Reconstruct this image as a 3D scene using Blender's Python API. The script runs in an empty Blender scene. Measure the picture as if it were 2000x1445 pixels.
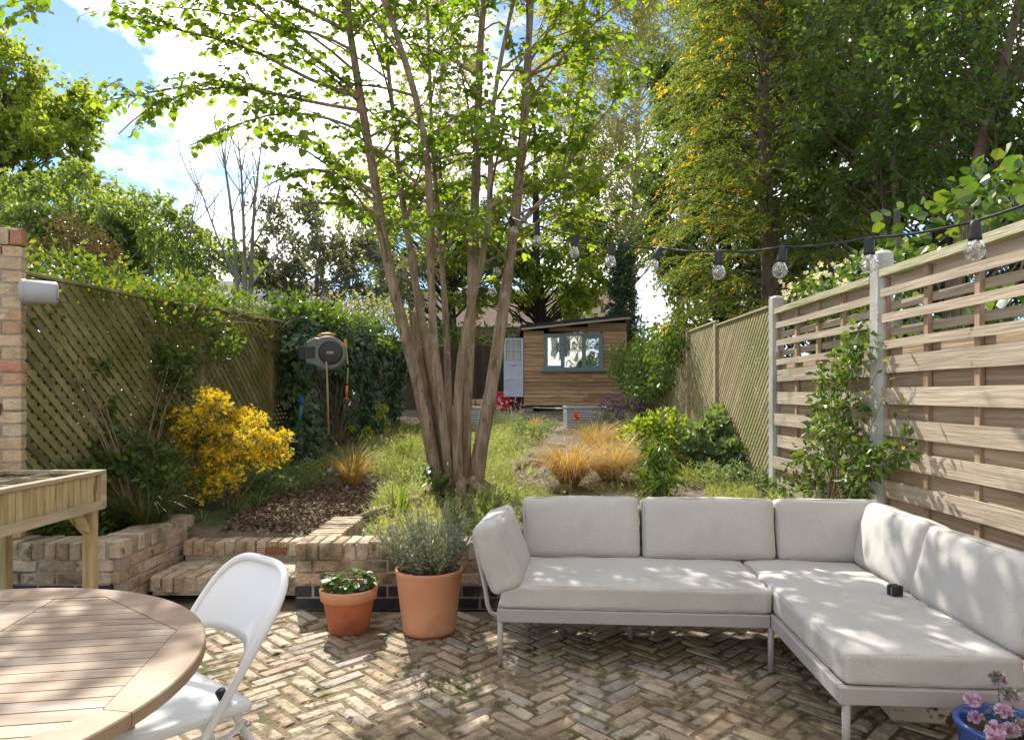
import bpy, bmesh, math, random
import numpy as np
from mathutils import Vector, Matrix

# ------------------------------------------------------------------ camera, sky, sun, exposure
sc = bpy.context.scene
C = sc.collection
R = math.radians
CAM_H, FPX = 1.30, 1333.33
cam_d = bpy.data.cameras.new('camera'); cam = bpy.data.objects.new('camera', cam_d); C.objects.link(cam)
cam.location = (0, 0, CAM_H); cam.rotation_euler = (R(90), 0, 0)
cam_d.sensor_width = 36; cam_d.lens = 24; cam_d.shift_y = 47.5/2000
cam_d.clip_start = 0.05; cam_d.clip_end = 2000
sc.camera = cam
SUN_EL, SUN_AZ = 44.0, 21.0            # elevation; azimuth to the left of straight ahead
sc.view_settings.view_transform = 'Standard'; sc.view_settings.look = 'None'
sc.view_settings.exposure = 1.32; sc.view_settings.gamma = 1.0
sc.view_settings.use_curve_mapping = False
W = bpy.data.worlds.new('World'); sc.world = W; W.use_nodes = True
nt = W.node_tree; nt.nodes.clear()
def N(t, kind, **kw):
    n = t.nodes.new(kind)
    for k, v in kw.items(): setattr(n, k, v)
    return n
def ramp(t, stops, src=None, interp='LINEAR'):
    r = N(t, 'ShaderNodeValToRGB'); r.color_ramp.interpolation = interp
    e = r.color_ramp.elements
    while len(e) < len(stops): e.new(0.5)
    for k, (p, c) in enumerate(stops):
        e[k].position = p; e[k].color = (c[0], c[1], c[2], 1) if hasattr(c, '__len__') else (c, c, c, 1)
    if src is not None: t.links.new(src, r.inputs[0])
    return r
sky = N(nt, 'ShaderNodeTexSky', sky_type='NISHITA', sun_disc=False)
sky.sun_elevation = R(SUN_EL); sky.sun_rotation = R(-SUN_AZ)
sky.air_density = 0.6; sky.dust_density = 0.1; sky.ozone_density = 4.0
wtc = N(nt, 'ShaderNodeTexCoord'); wmp = N(nt, 'ShaderNodeMapping')
wmp.inputs['Scale'].default_value = (1, 1, 1.9); wmp.inputs['Location'].default_value = (3.9, 0.3, 8.1)
wn = N(nt, 'ShaderNodeTexNoise'); wn.inputs['Scale'].default_value = 2.6; wn.inputs['Detail'].default_value = 9; wn.inputs['Roughness'].default_value = 0.55
nt.links.new(wtc.outputs['Generated'], wmp.inputs[0]); nt.links.new(wmp.outputs[0], wn.inputs['Vector'])
wr = ramp(nt, [(0.475, 0.0), (0.60, 1.0)], wn.outputs['Fac'])
wmix = N(nt, 'ShaderNodeMixRGB'); wmix.inputs['Color2'].default_value = (11.0, 10.8, 10.5, 1)
nt.links.new(wr.outputs[0], wmix.inputs[0]); nt.links.new(sky.outputs[0], wmix.inputs[1])
bg = N(nt, 'ShaderNodeBackground'); bg.inputs['Strength'].default_value = 0.12
wo = N(nt, 'ShaderNodeOutputWorld')
nt.links.new(wmix.outputs[0], bg.inputs[0]); nt.links.new(bg.outputs[0], wo.inputs[0])
sun_d = bpy.data.lights.new('sun', 'SUN'); sun = bpy.data.objects.new('sun', sun_d); C.objects.link(sun)
sun_d.energy = 3.6; sun_d.angle = R(0.55); sun_d.color = (1.0, 0.95, 0.86)
_e, _a = R(SUN_EL), R(SUN_AZ)
SUNV = Vector((-math.sin(_a)*math.cos(_e), math.cos(_a)*math.cos(_e), math.sin(_e)))
sun.rotation_euler = SUNV.to_track_quat('Z', 'Y').to_euler(); sun.location = SUNV*40

# ------------------------------------------------------------------ helpers
random.seed(11); rng = np.random.default_rng(7)
U = random.uniform
def pix(px, py, Y):                     # a point on the ray of a pixel at depth Y
    return Vector(((px-1000)/FPX*Y, Y, CAM_H-(py-770)/FPX*Y))
def onz(px, py, h):                     # where that ray meets the height h
    return pix(px, py, FPX*(CAM_H-h)/(py-770))
def ground_h(x, y):                     # height of the garden soil
    if y < 4.2: return -0.05
    if -2.42 < x < -1.2 and y < 5.0: return -0.05
    if y < 6.0: h = 0.27+(y-4.3)*0.06
    elif y < 18: h = 0.372+(y-6)*0.041
    else: h = 0.864
    if y < 22 and -2.9 < x < 2.7:
        h += 0.03*math.sin(x*2.1+1)*math.sin(y*1.3)+0.015*math.sin(x*5+y*3.7)
        if -2.3 < x < -0.9 and y < 7: h -= 0.03
    return h
def gpt(px, py):                        # where that ray meets the soil
    y = 5.0
    for _ in range(40): y = 0.5*y+0.5*FPX*(CAM_H-ground_h((px-1000)/FPX*y, y))/max(py-770, 8)
    p = pix(px, py, y); p.z = ground_h(p.x, p.y); return p

def tag(o, label=None, cat=None, group=None, kind=None):
    if label: o['label'] = label
    if cat: o['category'] = cat
    if group: o['group'] = group
    if kind: o['kind'] = kind
    return o
def thing(name, label, cat, loc=(0, 0, 0), rotz=0, group=None):
    o = bpy.data.objects.new(name, None); C.objects.link(o); o.empty_display_size = 0.1
    o.location = loc; o.rotation_euler = (0, 0, rotz)
    return tag(o, label, cat, group)
def put(name, me, parent=None, loc=None, rot=None, scl=None, world=False):
    """link a mesh as an object; world=True: its coordinates are world ones although it has a parent"""
    o = bpy.data.objects.new(name, me); C.objects.link(o)
    if parent is not None:
        o.parent = parent
        if world:
            m = Matrix.Identity(4); q = parent
            while q is not None:
                m = (Matrix.LocRotScale(q.location, q.rotation_euler, q.scale)) @ m if q.parent is None else q.matrix_parent_inverse @ Matrix.LocRotScale(q.location, q.rotation_euler, q.scale) @ m
                q = q.parent
            o.matrix_parent_inverse = m.inverted()
    if loc is not None: o.location = loc
    if rot is not None: o.rotation_euler = rot
    if scl is not None: o.scale = scl
    return o
def sub(a, b): return [a[i]-b[i] for i in range(3)]

class MB:                               # collects shapes into one mesh
    def __init__(s): s.v = []; s.f = []; s.sm = []
    def add(s, vs, fs, smooth=False):
        o = len(s.v); s.v += [tuple(v) for v in vs]; s.f += [tuple(i+o for i in f) for f in fs]; s.sm += [smooth]*len(fs); return s
    def box(s, c, d, m=None, ch=0.0):
        """box centred on c with size d, chamfered by ch, turned by m"""
        hx, hy, hz = d[0]/2, d[1]/2, d[2]/2
        if ch <= 0:
            vs = [(x*hx, y*hy, z*hz) for z in (-1, 1) for y in (-1, 1) for x in (-1, 1)]
            fs = [(0, 2, 3, 1), (4, 5, 7, 6), (0, 1, 5, 4), (2, 6, 7, 3), (0, 4, 6, 2), (1, 3, 7, 5)]
        else:
            vs = []; idx = {}
            for sx in (-1, 1):
                for sy in (-1, 1):
                    for sz in (-1, 1):
                        for k in range(3):
                            e = [hx, hy, hz]
                            for q in range(3):
                                if q != k: e[q] -= ch
                            idx[(sx, sy, sz, k)] = len(vs); vs.append((sx*e[0], sy*e[1], sz*e[2]))
            fs = []
            for k in range(3):
                a, b = (k+1) % 3, (k+2) % 3
                for sg in (-1, 1):
                    q = []
                    for (sa, sb) in ((-1, -1), (1, -1), (1, 1), (-1, 1)):
                        t = [0, 0, 0]; t[k] = sg; t[a] = sa; t[b] = sb; q.append(idx[(t[0], t[1], t[2], k)])
                    fs.append(tuple(q if sg > 0 else q[::-1]))
                for sa in (-1, 1):
                    for sb in (-1, 1):
                        t0 = [0, 0, 0]; t0[k] = -1; t0[a] = sa; t0[b] = sb; t1 = list(t0); t1[k] = 1
                        q = [idx[tuple(t0)+(a,)], idx[tuple(t1)+(a,)], idx[tuple(t1)+(b,)], idx[tuple(t0)+(b,)]]
                        fs.append(tuple(q if sa*sb < 0 else q[::-1]))
            for sx in (-1, 1):
                for sy in (-1, 1):
                    for sz in (-1, 1):
                        q = [idx[(sx, sy, sz, k)] for k in range(3)]
                        fs.append(tuple(q if sx*sy*sz > 0 else q[::-1]))
        c = Vector(c)
        vs = [(c+(m @ Vector(v) if m else Vector(v))) for v in vs]
        return s.add(vs, fs)
    def beam(s, a, b, w, t, up=(0, 0, 1), ch=0.0):
        """rectangular bar from a to b, w along the side, t along up"""
        a, b, up = Vector(a), Vector(b), Vector(up); d = (b-a); L = d.length; d.normalize()
        sd = d.cross(up).normalized(); u2 = sd.cross(d).normalized()
        m = Matrix((d, sd, u2)).transposed()
        return s.box((a+b)/2, (L, w, t), m, ch)
    def tube(s, pts, rad, n=8, cap=True, closed=False):
        P = [Vector(p) for p in pts]; k = len(P)
        rad = [rad]*k if not hasattr(rad, '__len__') else rad
        vs = []; fs = []; prev = None
        for i in range(k):
            if closed: t = P[(i+1) % k]-P[i-1]
            else: t = P[min(i+1, k-1)]-P[max(i-1, 0)]
            t.normalize()
            if prev is None:
                r = Vector((0, 0, 1)) if abs(t.z) < 0.9 else Vector((1, 0, 0)); a = t.cross(r).normalized()
            else: a = (prev-t*prev.dot(t)).normalized()
            prev = a; b = t.cross(a)
            for j in range(n):
                w = 2*math.pi*j/n; vs.append(P[i]+(a*math.cos(w)+b*math.sin(w))*rad[i])
        for i in range(k if closed else k-1):
            for j in range(n):
                i2 = (i+1) % k
                fs.append((i*n+j, i*n+(j+1) % n, i2*n+(j+1) % n, i2*n+j))
        if cap and not closed:
            fs.append(tuple(range(n))[::-1]); fs.append(tuple((k-1)*n+j for j in range(n)))
        return s.add(vs, fs, True)
    def lathe(s, prof, n=32, m=None, c=(0, 0, 0)):
        vs = []; fs = []; k = len(prof)
        for (r, z) in prof:
            for j in range(n):
                w = 2*math.pi*j/n; v = Vector((r*math.cos(w), r*math.sin(w), z)); vs.append(Vector(c)+(m @ v if m else v))
        for i in range(k-1):
            for j in range(n): fs.append((i*n+j, i*n+(j+1) % n, (i+1)*n+(j+1) % n, (i+1)*n+j))
        return s.add(vs, fs, True)
    def prism(s, poly, z0, z1):
        n = len(poly); vs = [(x, y, z0) for x, y in poly]+[(x, y, z1) for x, y in poly]
        fs = [tuple(range(n))[::-1], tuple(range(n, 2*n))]+[(i, (i+1) % n, n+(i+1) % n, n+i) for i in range(n)]
        return s.add(vs, fs)
    def mesh(s, name, mat, flat=False):
        me = bpy.data.meshes.new(name); me.from_pydata(s.v, [], s.f)
        if not flat: me.polygons.foreach_set('use_smooth', s.sm)
        if mat: me.materials.append(mat)
        me.update(); return me
    def put(s, name, mat, parent=None, world=True, **kw):
        return put(name, s.mesh(name, mat), parent, world=world, **kw)

# ------------------------------------------------------------------ materials
MT = {}
def mat(name, cols, scale=4.0, rough=0.8, bump=0.0, bscale=None, stretch=(1, 1, 1), rnd=0.0, hue=0.0, spec=0.3, metal=0.0,
        detail=6.0, spots=None, stops=None, coord='Object', rotz=0.0, rcols=None):
    """noise through a ramp of colours; rnd = value change per object; rcols = ramp over object random;
       spots = (colour, scale, low, high): stains with a shape of their own"""
    m = bpy.data.materials.new(name); m.use_nodes = True; t = m.node_tree; L = t.links.new
    bs = t.nodes['Principled BSDF']; bs.inputs['Roughness'].default_value = rough
    bs.inputs['Specular IOR Level'].default_value = spec; bs.inputs['Metallic'].default_value = metal
    tc = N(t, 'ShaderNodeTexCoord'); mp = N(t, 'ShaderNodeMapping'); mp.inputs['Scale'].default_value = stretch
    mp.inputs['Rotation'].default_value = (0, 0, rotz)
    L(tc.outputs[coord], mp.inputs[0])
    no = N(t, 'ShaderNodeTexNoise'); no.inputs['Scale'].default_value = scale; no.inputs['Detail'].default_value = detail
    oi = N(t, 'ShaderNodeObjectInfo')
    if rnd or rcols:
        ad = N(t, 'ShaderNodeVectorMath', operation='ADD'); ml = N(t, 'ShaderNodeVectorMath', operation='SCALE')
        cb = N(t, 'ShaderNodeCombineXYZ'); L(oi.outputs['Random'], cb.inputs[0]); L(oi.outputs['Random'], cb.inputs[2])
        L(cb.outputs[0], ml.inputs[0]); ml.inputs['Scale'].default_value = 37.0
        L(mp.outputs[0], ad.inputs[0]); L(ml.outputs[0], ad.inputs[1]); vec = ad.outputs[0]
    else: vec = mp.outputs[0]
    L(vec, no.inputs['Vector'])
    if not isinstance(cols[0], (tuple, list)): cols = [cols, cols]
    st = stops or [0.3+0.4*k/(len(cols)-1) for k in range(len(cols))]
    col = ramp(t, list(zip(st, cols)), no.outputs['Fac']).outputs[0]
    if rcols:
        rc = ramp(t, [(k/len(rcols), c) for k, c in enumerate(rcols)], oi.outputs['Random'], 'CONSTANT')
        mx = N(t, 'ShaderNodeMixRGB', blend_type='MULTIPLY'); mx.inputs[0].default_value = 1.0
        L(rc.outputs[0], mx.inputs[1]); L(col, mx.inputs[2]); col = mx.outputs[0]
    if rnd:
        hs = N(t, 'ShaderNodeHueSaturation'); mr = N(t, 'ShaderNodeMapRange')
        mr.inputs['To Min'].default_value = 1-rnd; mr.inputs['To Max'].default_value = 1+rnd
        wn2 = N(t, 'ShaderNodeTexWhiteNoise', noise_dimensions='1D'); L(oi.outputs['Random'], wn2.inputs['W'])
        L(wn2.outputs['Value'], mr.inputs['Value']); L(mr.outputs[0], hs.inputs['Value']); L(col, hs.inputs['Color']); col = hs.outputs[0]
    if spots:
        for (scol, ssc, lo, hi, *wcoord) in spots:
            n2 = N(t, 'ShaderNodeTexNoise'); n2.inputs['Scale'].default_value = ssc; n2.inputs['Detail'].default_value = 5
            if wcoord:
                ge = N(t, 'ShaderNodeNewGeometry'); L(ge.outputs['Position'], n2.inputs['Vector'])
            else: L(vec, n2.inputs['Vector'])
            r2 = ramp(t, [(lo, 0.0), (hi, 1.0)], n2.outputs['Fac']); mx = N(t, 'ShaderNodeMixRGB')
            mx.inputs['Color2'].default_value = (*scol, 1); L(r2.outputs[0], mx.inputs[0]); L(col, mx.inputs[1]); col = mx.outputs[0]
    L(col, bs.inputs['Base Color'])
    if bump:
        n3 = N(t, 'ShaderNodeTexNoise'); n3.inputs['Scale'].default_value = bscale or scale*3; n3.inputs['Detail'].default_value = 5
        L(vec, n3.inputs['Vector']); bp = N(t, 'ShaderNodeBump'); bp.inputs['Strength'].default_value = bump; bp.inputs['Distance'].default_value = 0.02
        L(n3.outputs['Fac'], bp.inputs['Height']); L(bp.outputs[0], bs.inputs['Normal'])
    MT[name] = m; return m
def leafmat(name, cols, trans=0.45, tcol=1.5, rough=0.45, spec=0.35):
    """leaf: tint per leaf picks a colour; light shines through"""
    m = bpy.data.materials.new(name); m.use_nodes = True; t = m.node_tree; L = t.links.new
    bs = t.nodes['Principled BSDF']; out = t.nodes['Material Output']; bs.inputs['Roughness'].default_value = rough; bs.inputs['Specular IOR Level'].default_value = spec
    at = N(t, 'ShaderNodeAttribute', attribute_name='tint')
    rp = ramp(t, [(k/(len(cols)-1) if len(cols) > 1 else 0, c) for k, c in enumerate(cols)], at.outputs['Fac'])
    L(rp.outputs[0], bs.inputs['Base Color'])
    if trans > 0:
        tr = N(t, 'ShaderNodeBsdfTranslucent'); g = N(t, 'ShaderNodeMixRGB', blend_type='MULTIPLY'); g.inputs[0].default_value = 1
        g.inputs['Color2'].default_value = (tcol*1.1, tcol*1.0, tcol*0.35, 1); L(rp.outputs[0], g.inputs['Color1']); L(g.outputs[0], tr.inputs['Color'])
        mx = N(t, 'ShaderNodeMixShader'); mx.inputs[0].default_value = trans
        L(bs.outputs[0], mx.inputs[1]); L(tr.outputs[0], mx.inputs[2]); L(mx.outputs[0], out.inputs['Surface'])
    MT[name] = m; return m

# ------------------------------------------------------------------ foliage tools (numpy)
def nrm(a): return a/np.maximum(np.linalg.norm(a, axis=-1, keepdims=True), 1e-9)
def rdir(n, up=0.0):
    v = rng.normal(size=(n, 3)); v[:, 2] += up; return nrm(v)
def np_mesh(name, V, faces_by_size, mat, tint=None, smooth=False):
    """V (n,3); faces_by_size: list of (m,k) index arrays; tint: list of (m,) arrays"""
    me = bpy.data.meshes.new(name)
    loops = np.concatenate([f.ravel() for f in faces_by_size]).astype(np.int32)
    tot = np.concatenate([np.full(len(f), f.shape[1]) for f in faces_by_size]).astype(np.int32)
    start = np.concatenate([[0], np.cumsum(tot)[:-1]]).astype(np.int32)
    me.vertices.add(len(V)); me.vertices.foreach_set('co', V.astype(np.float32).ravel())
    me.loops.add(len(loops)); me.loops.foreach_set('vertex_index', loops)
    me.polygons.add(len(tot)); me.polygons.foreach_set('loop_start', start)
    me.polygons.foreach_set('use_smooth', np.full(len(tot), smooth))
    me.update(calc_edges=True)
    if tint is not None:
        a = me.attributes.new('tint', 'FLOAT', 'FACE'); a.data.foreach_set('value', np.concatenate(tint).astype(np.float32))
    if mat: me.materials.append(mat)
    return me
LEAF = {   # (across, along, out of plane), faces
 'oval': ([(0, 0, 0), (-.30, .45, .07), (0, 1, -.03), (.30, .45, .07)], [(0, 2, 1), (0, 3, 2)]),
 'round': ([(0, 0, 0), (-.45, .25, .06), (-.42, .68, .06), (0, 1, -.04), (.42, .68, .06), (.45, .25, .06)], [(0, 3, 2, 1), (0, 5, 4, 3)]),
 'heart': ([(0, .08, 0), (-.26, -.05, .03), (-.5, .25, .08), (-.38, .62, .06), (0, 1, -.06), (.38, .62, .06), (.5, .25, .08), (.26, -.05, .03)], [(0, 4, 3, 2, 1), (0, 7, 6, 5, 4)]),
 'lance': ([(0, 0, 0), (-.11, .4, .03), (0, 1, -.05), (.11, .4, .03)], [(0, 2, 1), (0, 3, 2)]),
 'needle': ([(-.045, 0, 0), (.045, 0, 0), (0, 1, 0)], [(0, 1, 2)]),
 'ivy': ([(0, .12, 0), (-.3, -.05, .02), (-.5, .3, .05), (-.22, .5, .04), (0, 1, -.05), (.22, .5, .04), (.5, .3, .05), (.3, -.05, .02)], [(0, 4, 3, 2, 1), (0, 7, 6, 5, 4)]),
 'petal': ([(0, 0, 0), (-.35, .6, .1), (-.18, 1, .02), (.18, 1, .02), (.35, .6, .1)], [(0, 4, 3, 2, 1)]),
}
def leaves(name, pts, axis, normal, size, shape, mat, parent=None, tint=None, **kw):
    pts = np.asarray(pts, float); n = len(pts)
    ax = nrm(np.asarray(axis, float)); sd = nrm(np.cross(ax, normal)+1e-6); nn = np.cross(sd, ax)
    size = np.broadcast_to(np.asarray(size, float), (n,))
    tv, tf = LEAF[shape]; tv = np.array(tv); K = len(tv)
    V = pts[:, None, :]+size[:, None, None]*(tv[None, :, 0:1]*sd[:, None, :]+tv[None, :, 1:2]*ax[:, None, :]+tv[None, :, 2:3]*nn[:, None, :])
    off = (np.arange(n)*K)[:, None]
    tint = rng.random(n) if tint is None else np.broadcast_to(tint, (n,))
    fs = []; ts = []
    for f in tf: fs.append(off+np.array(f)[None, :]); ts.append(tint)
    me = np_mesh(name, V.reshape(-1, 3), fs, mat, ts)
    o = put(name, me, parent, world=True, **kw)
    if n > 1 and parent is not None: o['kind'] = 'stuff'
    return o
def tubes(name, PL, RL, mat, parent=None, n=5, **kw):
    """many polylines of equal or unequal point counts as one mesh of tapered tubes"""
    by = {}
    for p, r in zip(PL, RL): by.setdefault(len(p), []).append((p, r))
    VS = []; FS = []; o = 0
    for k, lst in by.items():
        P = np.array([l[0] for l in lst], float); Rr = np.array([l[1] for l in lst], float); B = len(lst)
        T = nrm(np.gradient(P, axis=1)) if k > 2 else nrm(np.repeat(P[:, 1:2]-P[:, 0:1], 2, axis=1))
        mean = nrm(T.mean(axis=1)); ref = np.where(np.abs(mean[:, 2:3]) < 0.8, np.array([[0, 0, 1.0]]), np.array([[1.0, 0, 0]]))
        A = nrm(np.cross(T, ref[:, None, :])); Bn = np.cross(T, A)
        w = np.arange(n)*2*np.pi/n
        V = P[:, :, None, :]+Rr[:, :, None, None]*(A[:, :, None, :]*np.cos(w)[None, None, :, None]+Bn[:, :, None, :]*np.sin(w)[None, None, :, None])
        idx = o+np.arange(B*k*n).reshape(B, k, n)
        q = np.stack([idx[:, :-1, :], np.roll(idx, -1, 2)[:, :-1, :], np.roll(idx, -1, 2)[:, 1:, :], idx[:, 1:, :]], axis=-1).reshape(-1, 4)
        VS.append(V.reshape(-1, 3)); FS.append(q); o += B*k*n
    me = np_mesh(name, np.concatenate(VS), FS, mat, None, True)
    ob = put(name, me, parent, world=True, **kw)
    if len(PL) > 1 and parent is not None: ob['kind'] = 'stuff'
    return ob
def blades(name, pts, direc, length, width, droop, mat, parent=None, tint=None, seg=4, **kw):
    """grass blades: rise along direc and bend over by droop"""
    pts = np.asarray(pts, float); n = len(pts); d = nrm(np.asarray(direc, float))
    length = np.broadcast_to(length, (n,)); width = np.broadcast_to(width, (n,)); droop = np.broadcast_to(droop, (n,))
    hz = d.copy(); hz[:, 2] = 0; hz = nrm(hz+1e-5); sd = np.stack([-hz[:, 1], hz[:, 0], np.zeros(n)], 1)
    tw = rng.normal(size=(n, 1))*0.5; sd = nrm(sd+hz*tw)
    V = []
    for k in range(seg+1):
        t = k/seg
        c = pts+d*(length*t)[:, None]+hz*(length*droop*t*t*0.6)[:, None]; c[:, 2] -= length*droop*t*t*t*0.75
        wd = width*(1-t**2.5)*(0.6+0.4*min(1, t*4))*0.5
        if k < seg: V += [c-sd*wd[:, None], c+sd*wd[:, None]]
        else: V += [c]
    V = np.stack(V, 1); K = V.shape[1]; off = (np.arange(n)*K)[:, None]
    tint = rng.random(n) if tint is None else tint
    fs = []; ts = []
    for k in range(seg-1): fs.append(off+np.array([2*k, 2*k+1, 2*k+3, 2*k+2])); ts.append(tint)
    fs.append(off+np.array([2*seg-2, 2*seg-1, 2*seg])); ts.append(tint)
    me = np_mesh(name, V.reshape(-1, 3), fs, mat, ts)
    o = put(name, me, parent, world=True, **kw)
    if parent is not None: o['kind'] = 'stuff'
    return o
def bez(a, b, c, k=6):
    a, b, c = np.array(a, float), np.array(b, float), np.array(c, float)
    t = np.linspace(0, 1, k)[:, None]; return a*(1-t)**2+2*b*t*(1-t)+c*t*t
def resample(pts, k):
    P = np.array([tuple(p) for p in pts], float); d = np.concatenate([[0], np.cumsum(np.linalg.norm(np.diff(P, axis=0), axis=1))])
    s = np.linspace(0, d[-1], k); Q = np.stack([np.interp(s, d, P[:, i]) for i in range(3)], 1)
    for _ in range(2): Q[1:-1] = 0.25*Q[:-2]+0.5*Q[1:-1]+0.25*Q[2:]
    return Q
def make_tree(name, label, base, top, tr, clumps, crad, ntw, nlf, lsize, shape, lmat, bmat, group=None, cat='tree',
              up=0.3, droop=0.0, tintf=None, spread=0.35, twl=1.0, trunk_wob=0.15, parts=True, minfrac=0.25, brr=0.35, axis_droop=0.0, stray=0.06, lvar=0.3, twn=3):
    """trunk from base to top, a limb to every clump, twigs in each clump, leaves on the twigs"""
    base = np.array(base, float); top = np.array(top, float); clumps = np.array(clumps, float); m = len(clumps)
    e = thing(name, label, cat, tuple(base), 0, group)
    k = 9; t = np.linspace(0, 1, k)[:, None]; tp = base+(top-base)*t
    tp[1:, :2] += np.cumsum(rng.normal(size=(k-1, 2)), 0)*trunk_wob/3
    trr = tr*(1-0.85*t[:, 0]**0.8); trr[0] *= 1.35
    tubes('trunk', [tp], [trr], bmat, e, 10)
    PL = []; RL = []; H = top[2]-base[2]
    for c in clumps:
        hd = np.linalg.norm(c[:2]-base[:2]); z0 = c[2]-hd*U(0.35, 0.9)-0.3
        f = min(max((z0-base[2])/H, minfrac), 0.97); i = f*(k-1); j = min(int(i), k-2); s = tp[j]+(tp[j+1]-tp[j])*(i-j)
        mid = s*0.45+c*0.55+np.array([U(-.1, .1)*hd, U(-.1, .1)*hd, U(0.05, 0.2)*hd])
        r0 = trr[min(j+1, k-1)]*brr+0.004; q = bez(s, mid, c, 6); q[1:-1] += rng.normal(size=(4, 3))*0.03*hd
        PL.append(q); RL.append(np.linspace(r0, max(0.2*r0, 0.004), 6))
    # twigs
    cc = np.repeat(clumps, ntw, 0); d = rdir(len(cc), up); out = nrm(cc-(base*0.4+top*0.6)); d = nrm(d+0.5*out)
    cr = np.repeat(np.broadcast_to(np.asarray(crad, float), (m,)), ntw); ln = cr*rng.uniform(0.5, 1.25, len(cc))*twl
    st = cc+rng.normal(size=cc.shape)*cr[:, None]*0.22
    end = st+d*ln[:, None]; end[:, 2] -= droop*ln; mid = st+d*(ln*0.55)[:, None]; mid[:, 2] += 0.03*ln
    tw = np.stack([st*(1-u)**2+2*mid*u*(1-u)+end*u*u for u in np.linspace(0, 1, 4)], 1)
    for q in tw[::twn]: PL.append(q); RL.append(np.linspace(0.009, 0.003, 4)*max(1, tr*3))
    tubes('branches', PL, RL, bmat, e, 5)
    # leaves along twigs
    n = len(cc)*nlf; ti = np.repeat(np.arange(len(cc)), nlf); u = rng.uniform(0.1, 1.05, n)[:, None]
    p = tw[ti, 0]*(1-u)**2+2*(tw[ti, 1]*1.5-tw[ti, 0]*0.25-tw[ti, 3]*0.25)*u*(1-u)+tw[ti, 3]*u*u
    p += rng.normal(size=p.shape)*(cr[ti]*stray)[:, None]
    ax = nrm(d[ti]*0.6+rng.normal(size=(n, 3))*0.6+np.array([0, 0, -0.25-axis_droop])); nn = rdir(n, 0.9)
    hz = rng.random(n)*0.7+0.3*np.repeat(rng.random(m), ntw*nlf)
    if tintf is not None: hz = tintf(p, hz)
    leaves('crown', p, ax, nn, lsize*rng.uniform(1-lvar, 1+lvar, n), shape, lmat, e, hz)
    return e
def ell(n, c, r, hollow=0.0, flat=None):
    """points in an ellipsoid, pushed to its shell by hollow"""
    v = rdir(n); q = rng.random(n)**(1/3.0); q = hollow+(1-hollow)*q
    p = np.array(c)+v*q[:, None]*np.array(r)
    if flat is not None: p[:, 2] = np.maximum(p[:, 2], flat)
    return p
# ------------------------------------------------------------------ materials of the place
mat('soil', [(0.075, 0.052, 0.034), (0.15, 0.11, 0.074), (0.22, 0.165, 0.11)], 3.0, 0.95, 0.8, 30, spots=[((0.055, 0.075, 0.025), 1.1, 0.48, 0.60), ((0.15, 0.115, 0.07), 9, 0.55, 0.7)])
mat('joint', [(0.09, 0.065, 0.036), (0.19, 0.14, 0.085), (0.11, 0.09, 0.04)], 9.0, 0.95, 0.9, 60, spots=[((0.05, 0.065, 0.02), 2.2, 0.55, 0.66)])
mat('paver', [(0.70, 0.70, 0.70), (0.95, 0.95, 0.95), (1.12, 1.10, 1.05)], 14, 0.85, 0.7, 45, rnd=0.14,
    rcols=[(0.39, 0.31, 0.215), (0.34, 0.265, 0.18), (0.36, 0.31, 0.25), (0.42, 0.345, 0.25), (0.37, 0.265, 0.185), (0.39, 0.32, 0.215), (0.31, 0.275, 0.235), (0.39, 0.335, 0.25), (0.32, 0.235, 0.15), (0.41, 0.325, 0.235)],
    spots=[((0.15, 0.105, 0.055), 1.5, 0.47, 0.66, 1), ((0.10, 0.072, 0.036), 11, 0.52, 0.66, 1), ((0.07, 0.065, 0.02), 4.5, 0.60, 0.70, 1)])
mat('stock_brick', [(0.72, 0.70, 0.66), (1.0, 0.98, 0.95), (1.15, 1.12, 1.1)], 12, 0.9, 0.8, 50, rnd=0.15,
    rcols=[(0.44, 0.33, 0.22), (0.48, 0.39, 0.27), (0.40, 0.28, 0.19), (0.45, 0.38, 0.28), (0.43, 0.31, 0.215), (0.49, 0.40, 0.29)],
    spots=[((0.11, 0.09, 0.05), 3.5, 0.52, 0.70, 1), ((0.56, 0.51, 0.44), 22, 0.68, 0.80, 1), ((0.13, 0.10, 0.06), 15, 0.60, 0.72, 1)])
mat('pillar_brick', [(0.72, 0.70, 0.66), (1.0, 0.98, 0.95), (1.2, 1.15, 1.1)], 14, 0.9, 0.8, 50, rnd=0.14,
    rcols=[(0.47, 0.35, 0.22), (0.44, 0.28, 0.165), (0.50, 0.40, 0.26), (0.40, 0.20, 0.125), (0.52, 0.43, 0.30), (0.48, 0.37, 0.24), (0.47, 0.34, 0.21), (0.49, 0.39, 0.26)],
    spots=[((0.62, 0.57, 0.50), 14, 0.62, 0.74, 1)])
mat('blue_brick', [(0.012, 0.013, 0.018), (0.035, 0.036, 0.045)], 10, 0.45, 0.4, 40, rnd=0.2, spots=[((0.16, 0.13, 0.09), 7, 0.60, 0.70, 1)])
mat('mortar', [(0.30, 0.26, 0.20), (0.40, 0.36, 0.29)], 14, 0.95, 0.8, 60, spots=[((0.10, 0.085, 0.05), 4, 0.55, 0.68)])
mat('terracotta_vent', [(0.30, 0.11, 0.06), (0.42, 0.17, 0.10)], 30, 0.9, 0.4)
mat('fence_wood', [(0.33, 0.255, 0.175), (0.41, 0.33, 0.24), (0.49, 0.41, 0.315)], 3.0, 0.85, 0.25, 5, stretch=(16, 0.8, 16), rnd=0.13, spots=[((0.19, 0.13, 0.08), 1.6, 0.68, 0.74), ((0.24, 0.23, 0.15), 2.3, 0.60, 0.74, 1), ((0.20, 0.14, 0.085), 9, 0.70, 0.76, 1)])
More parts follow.
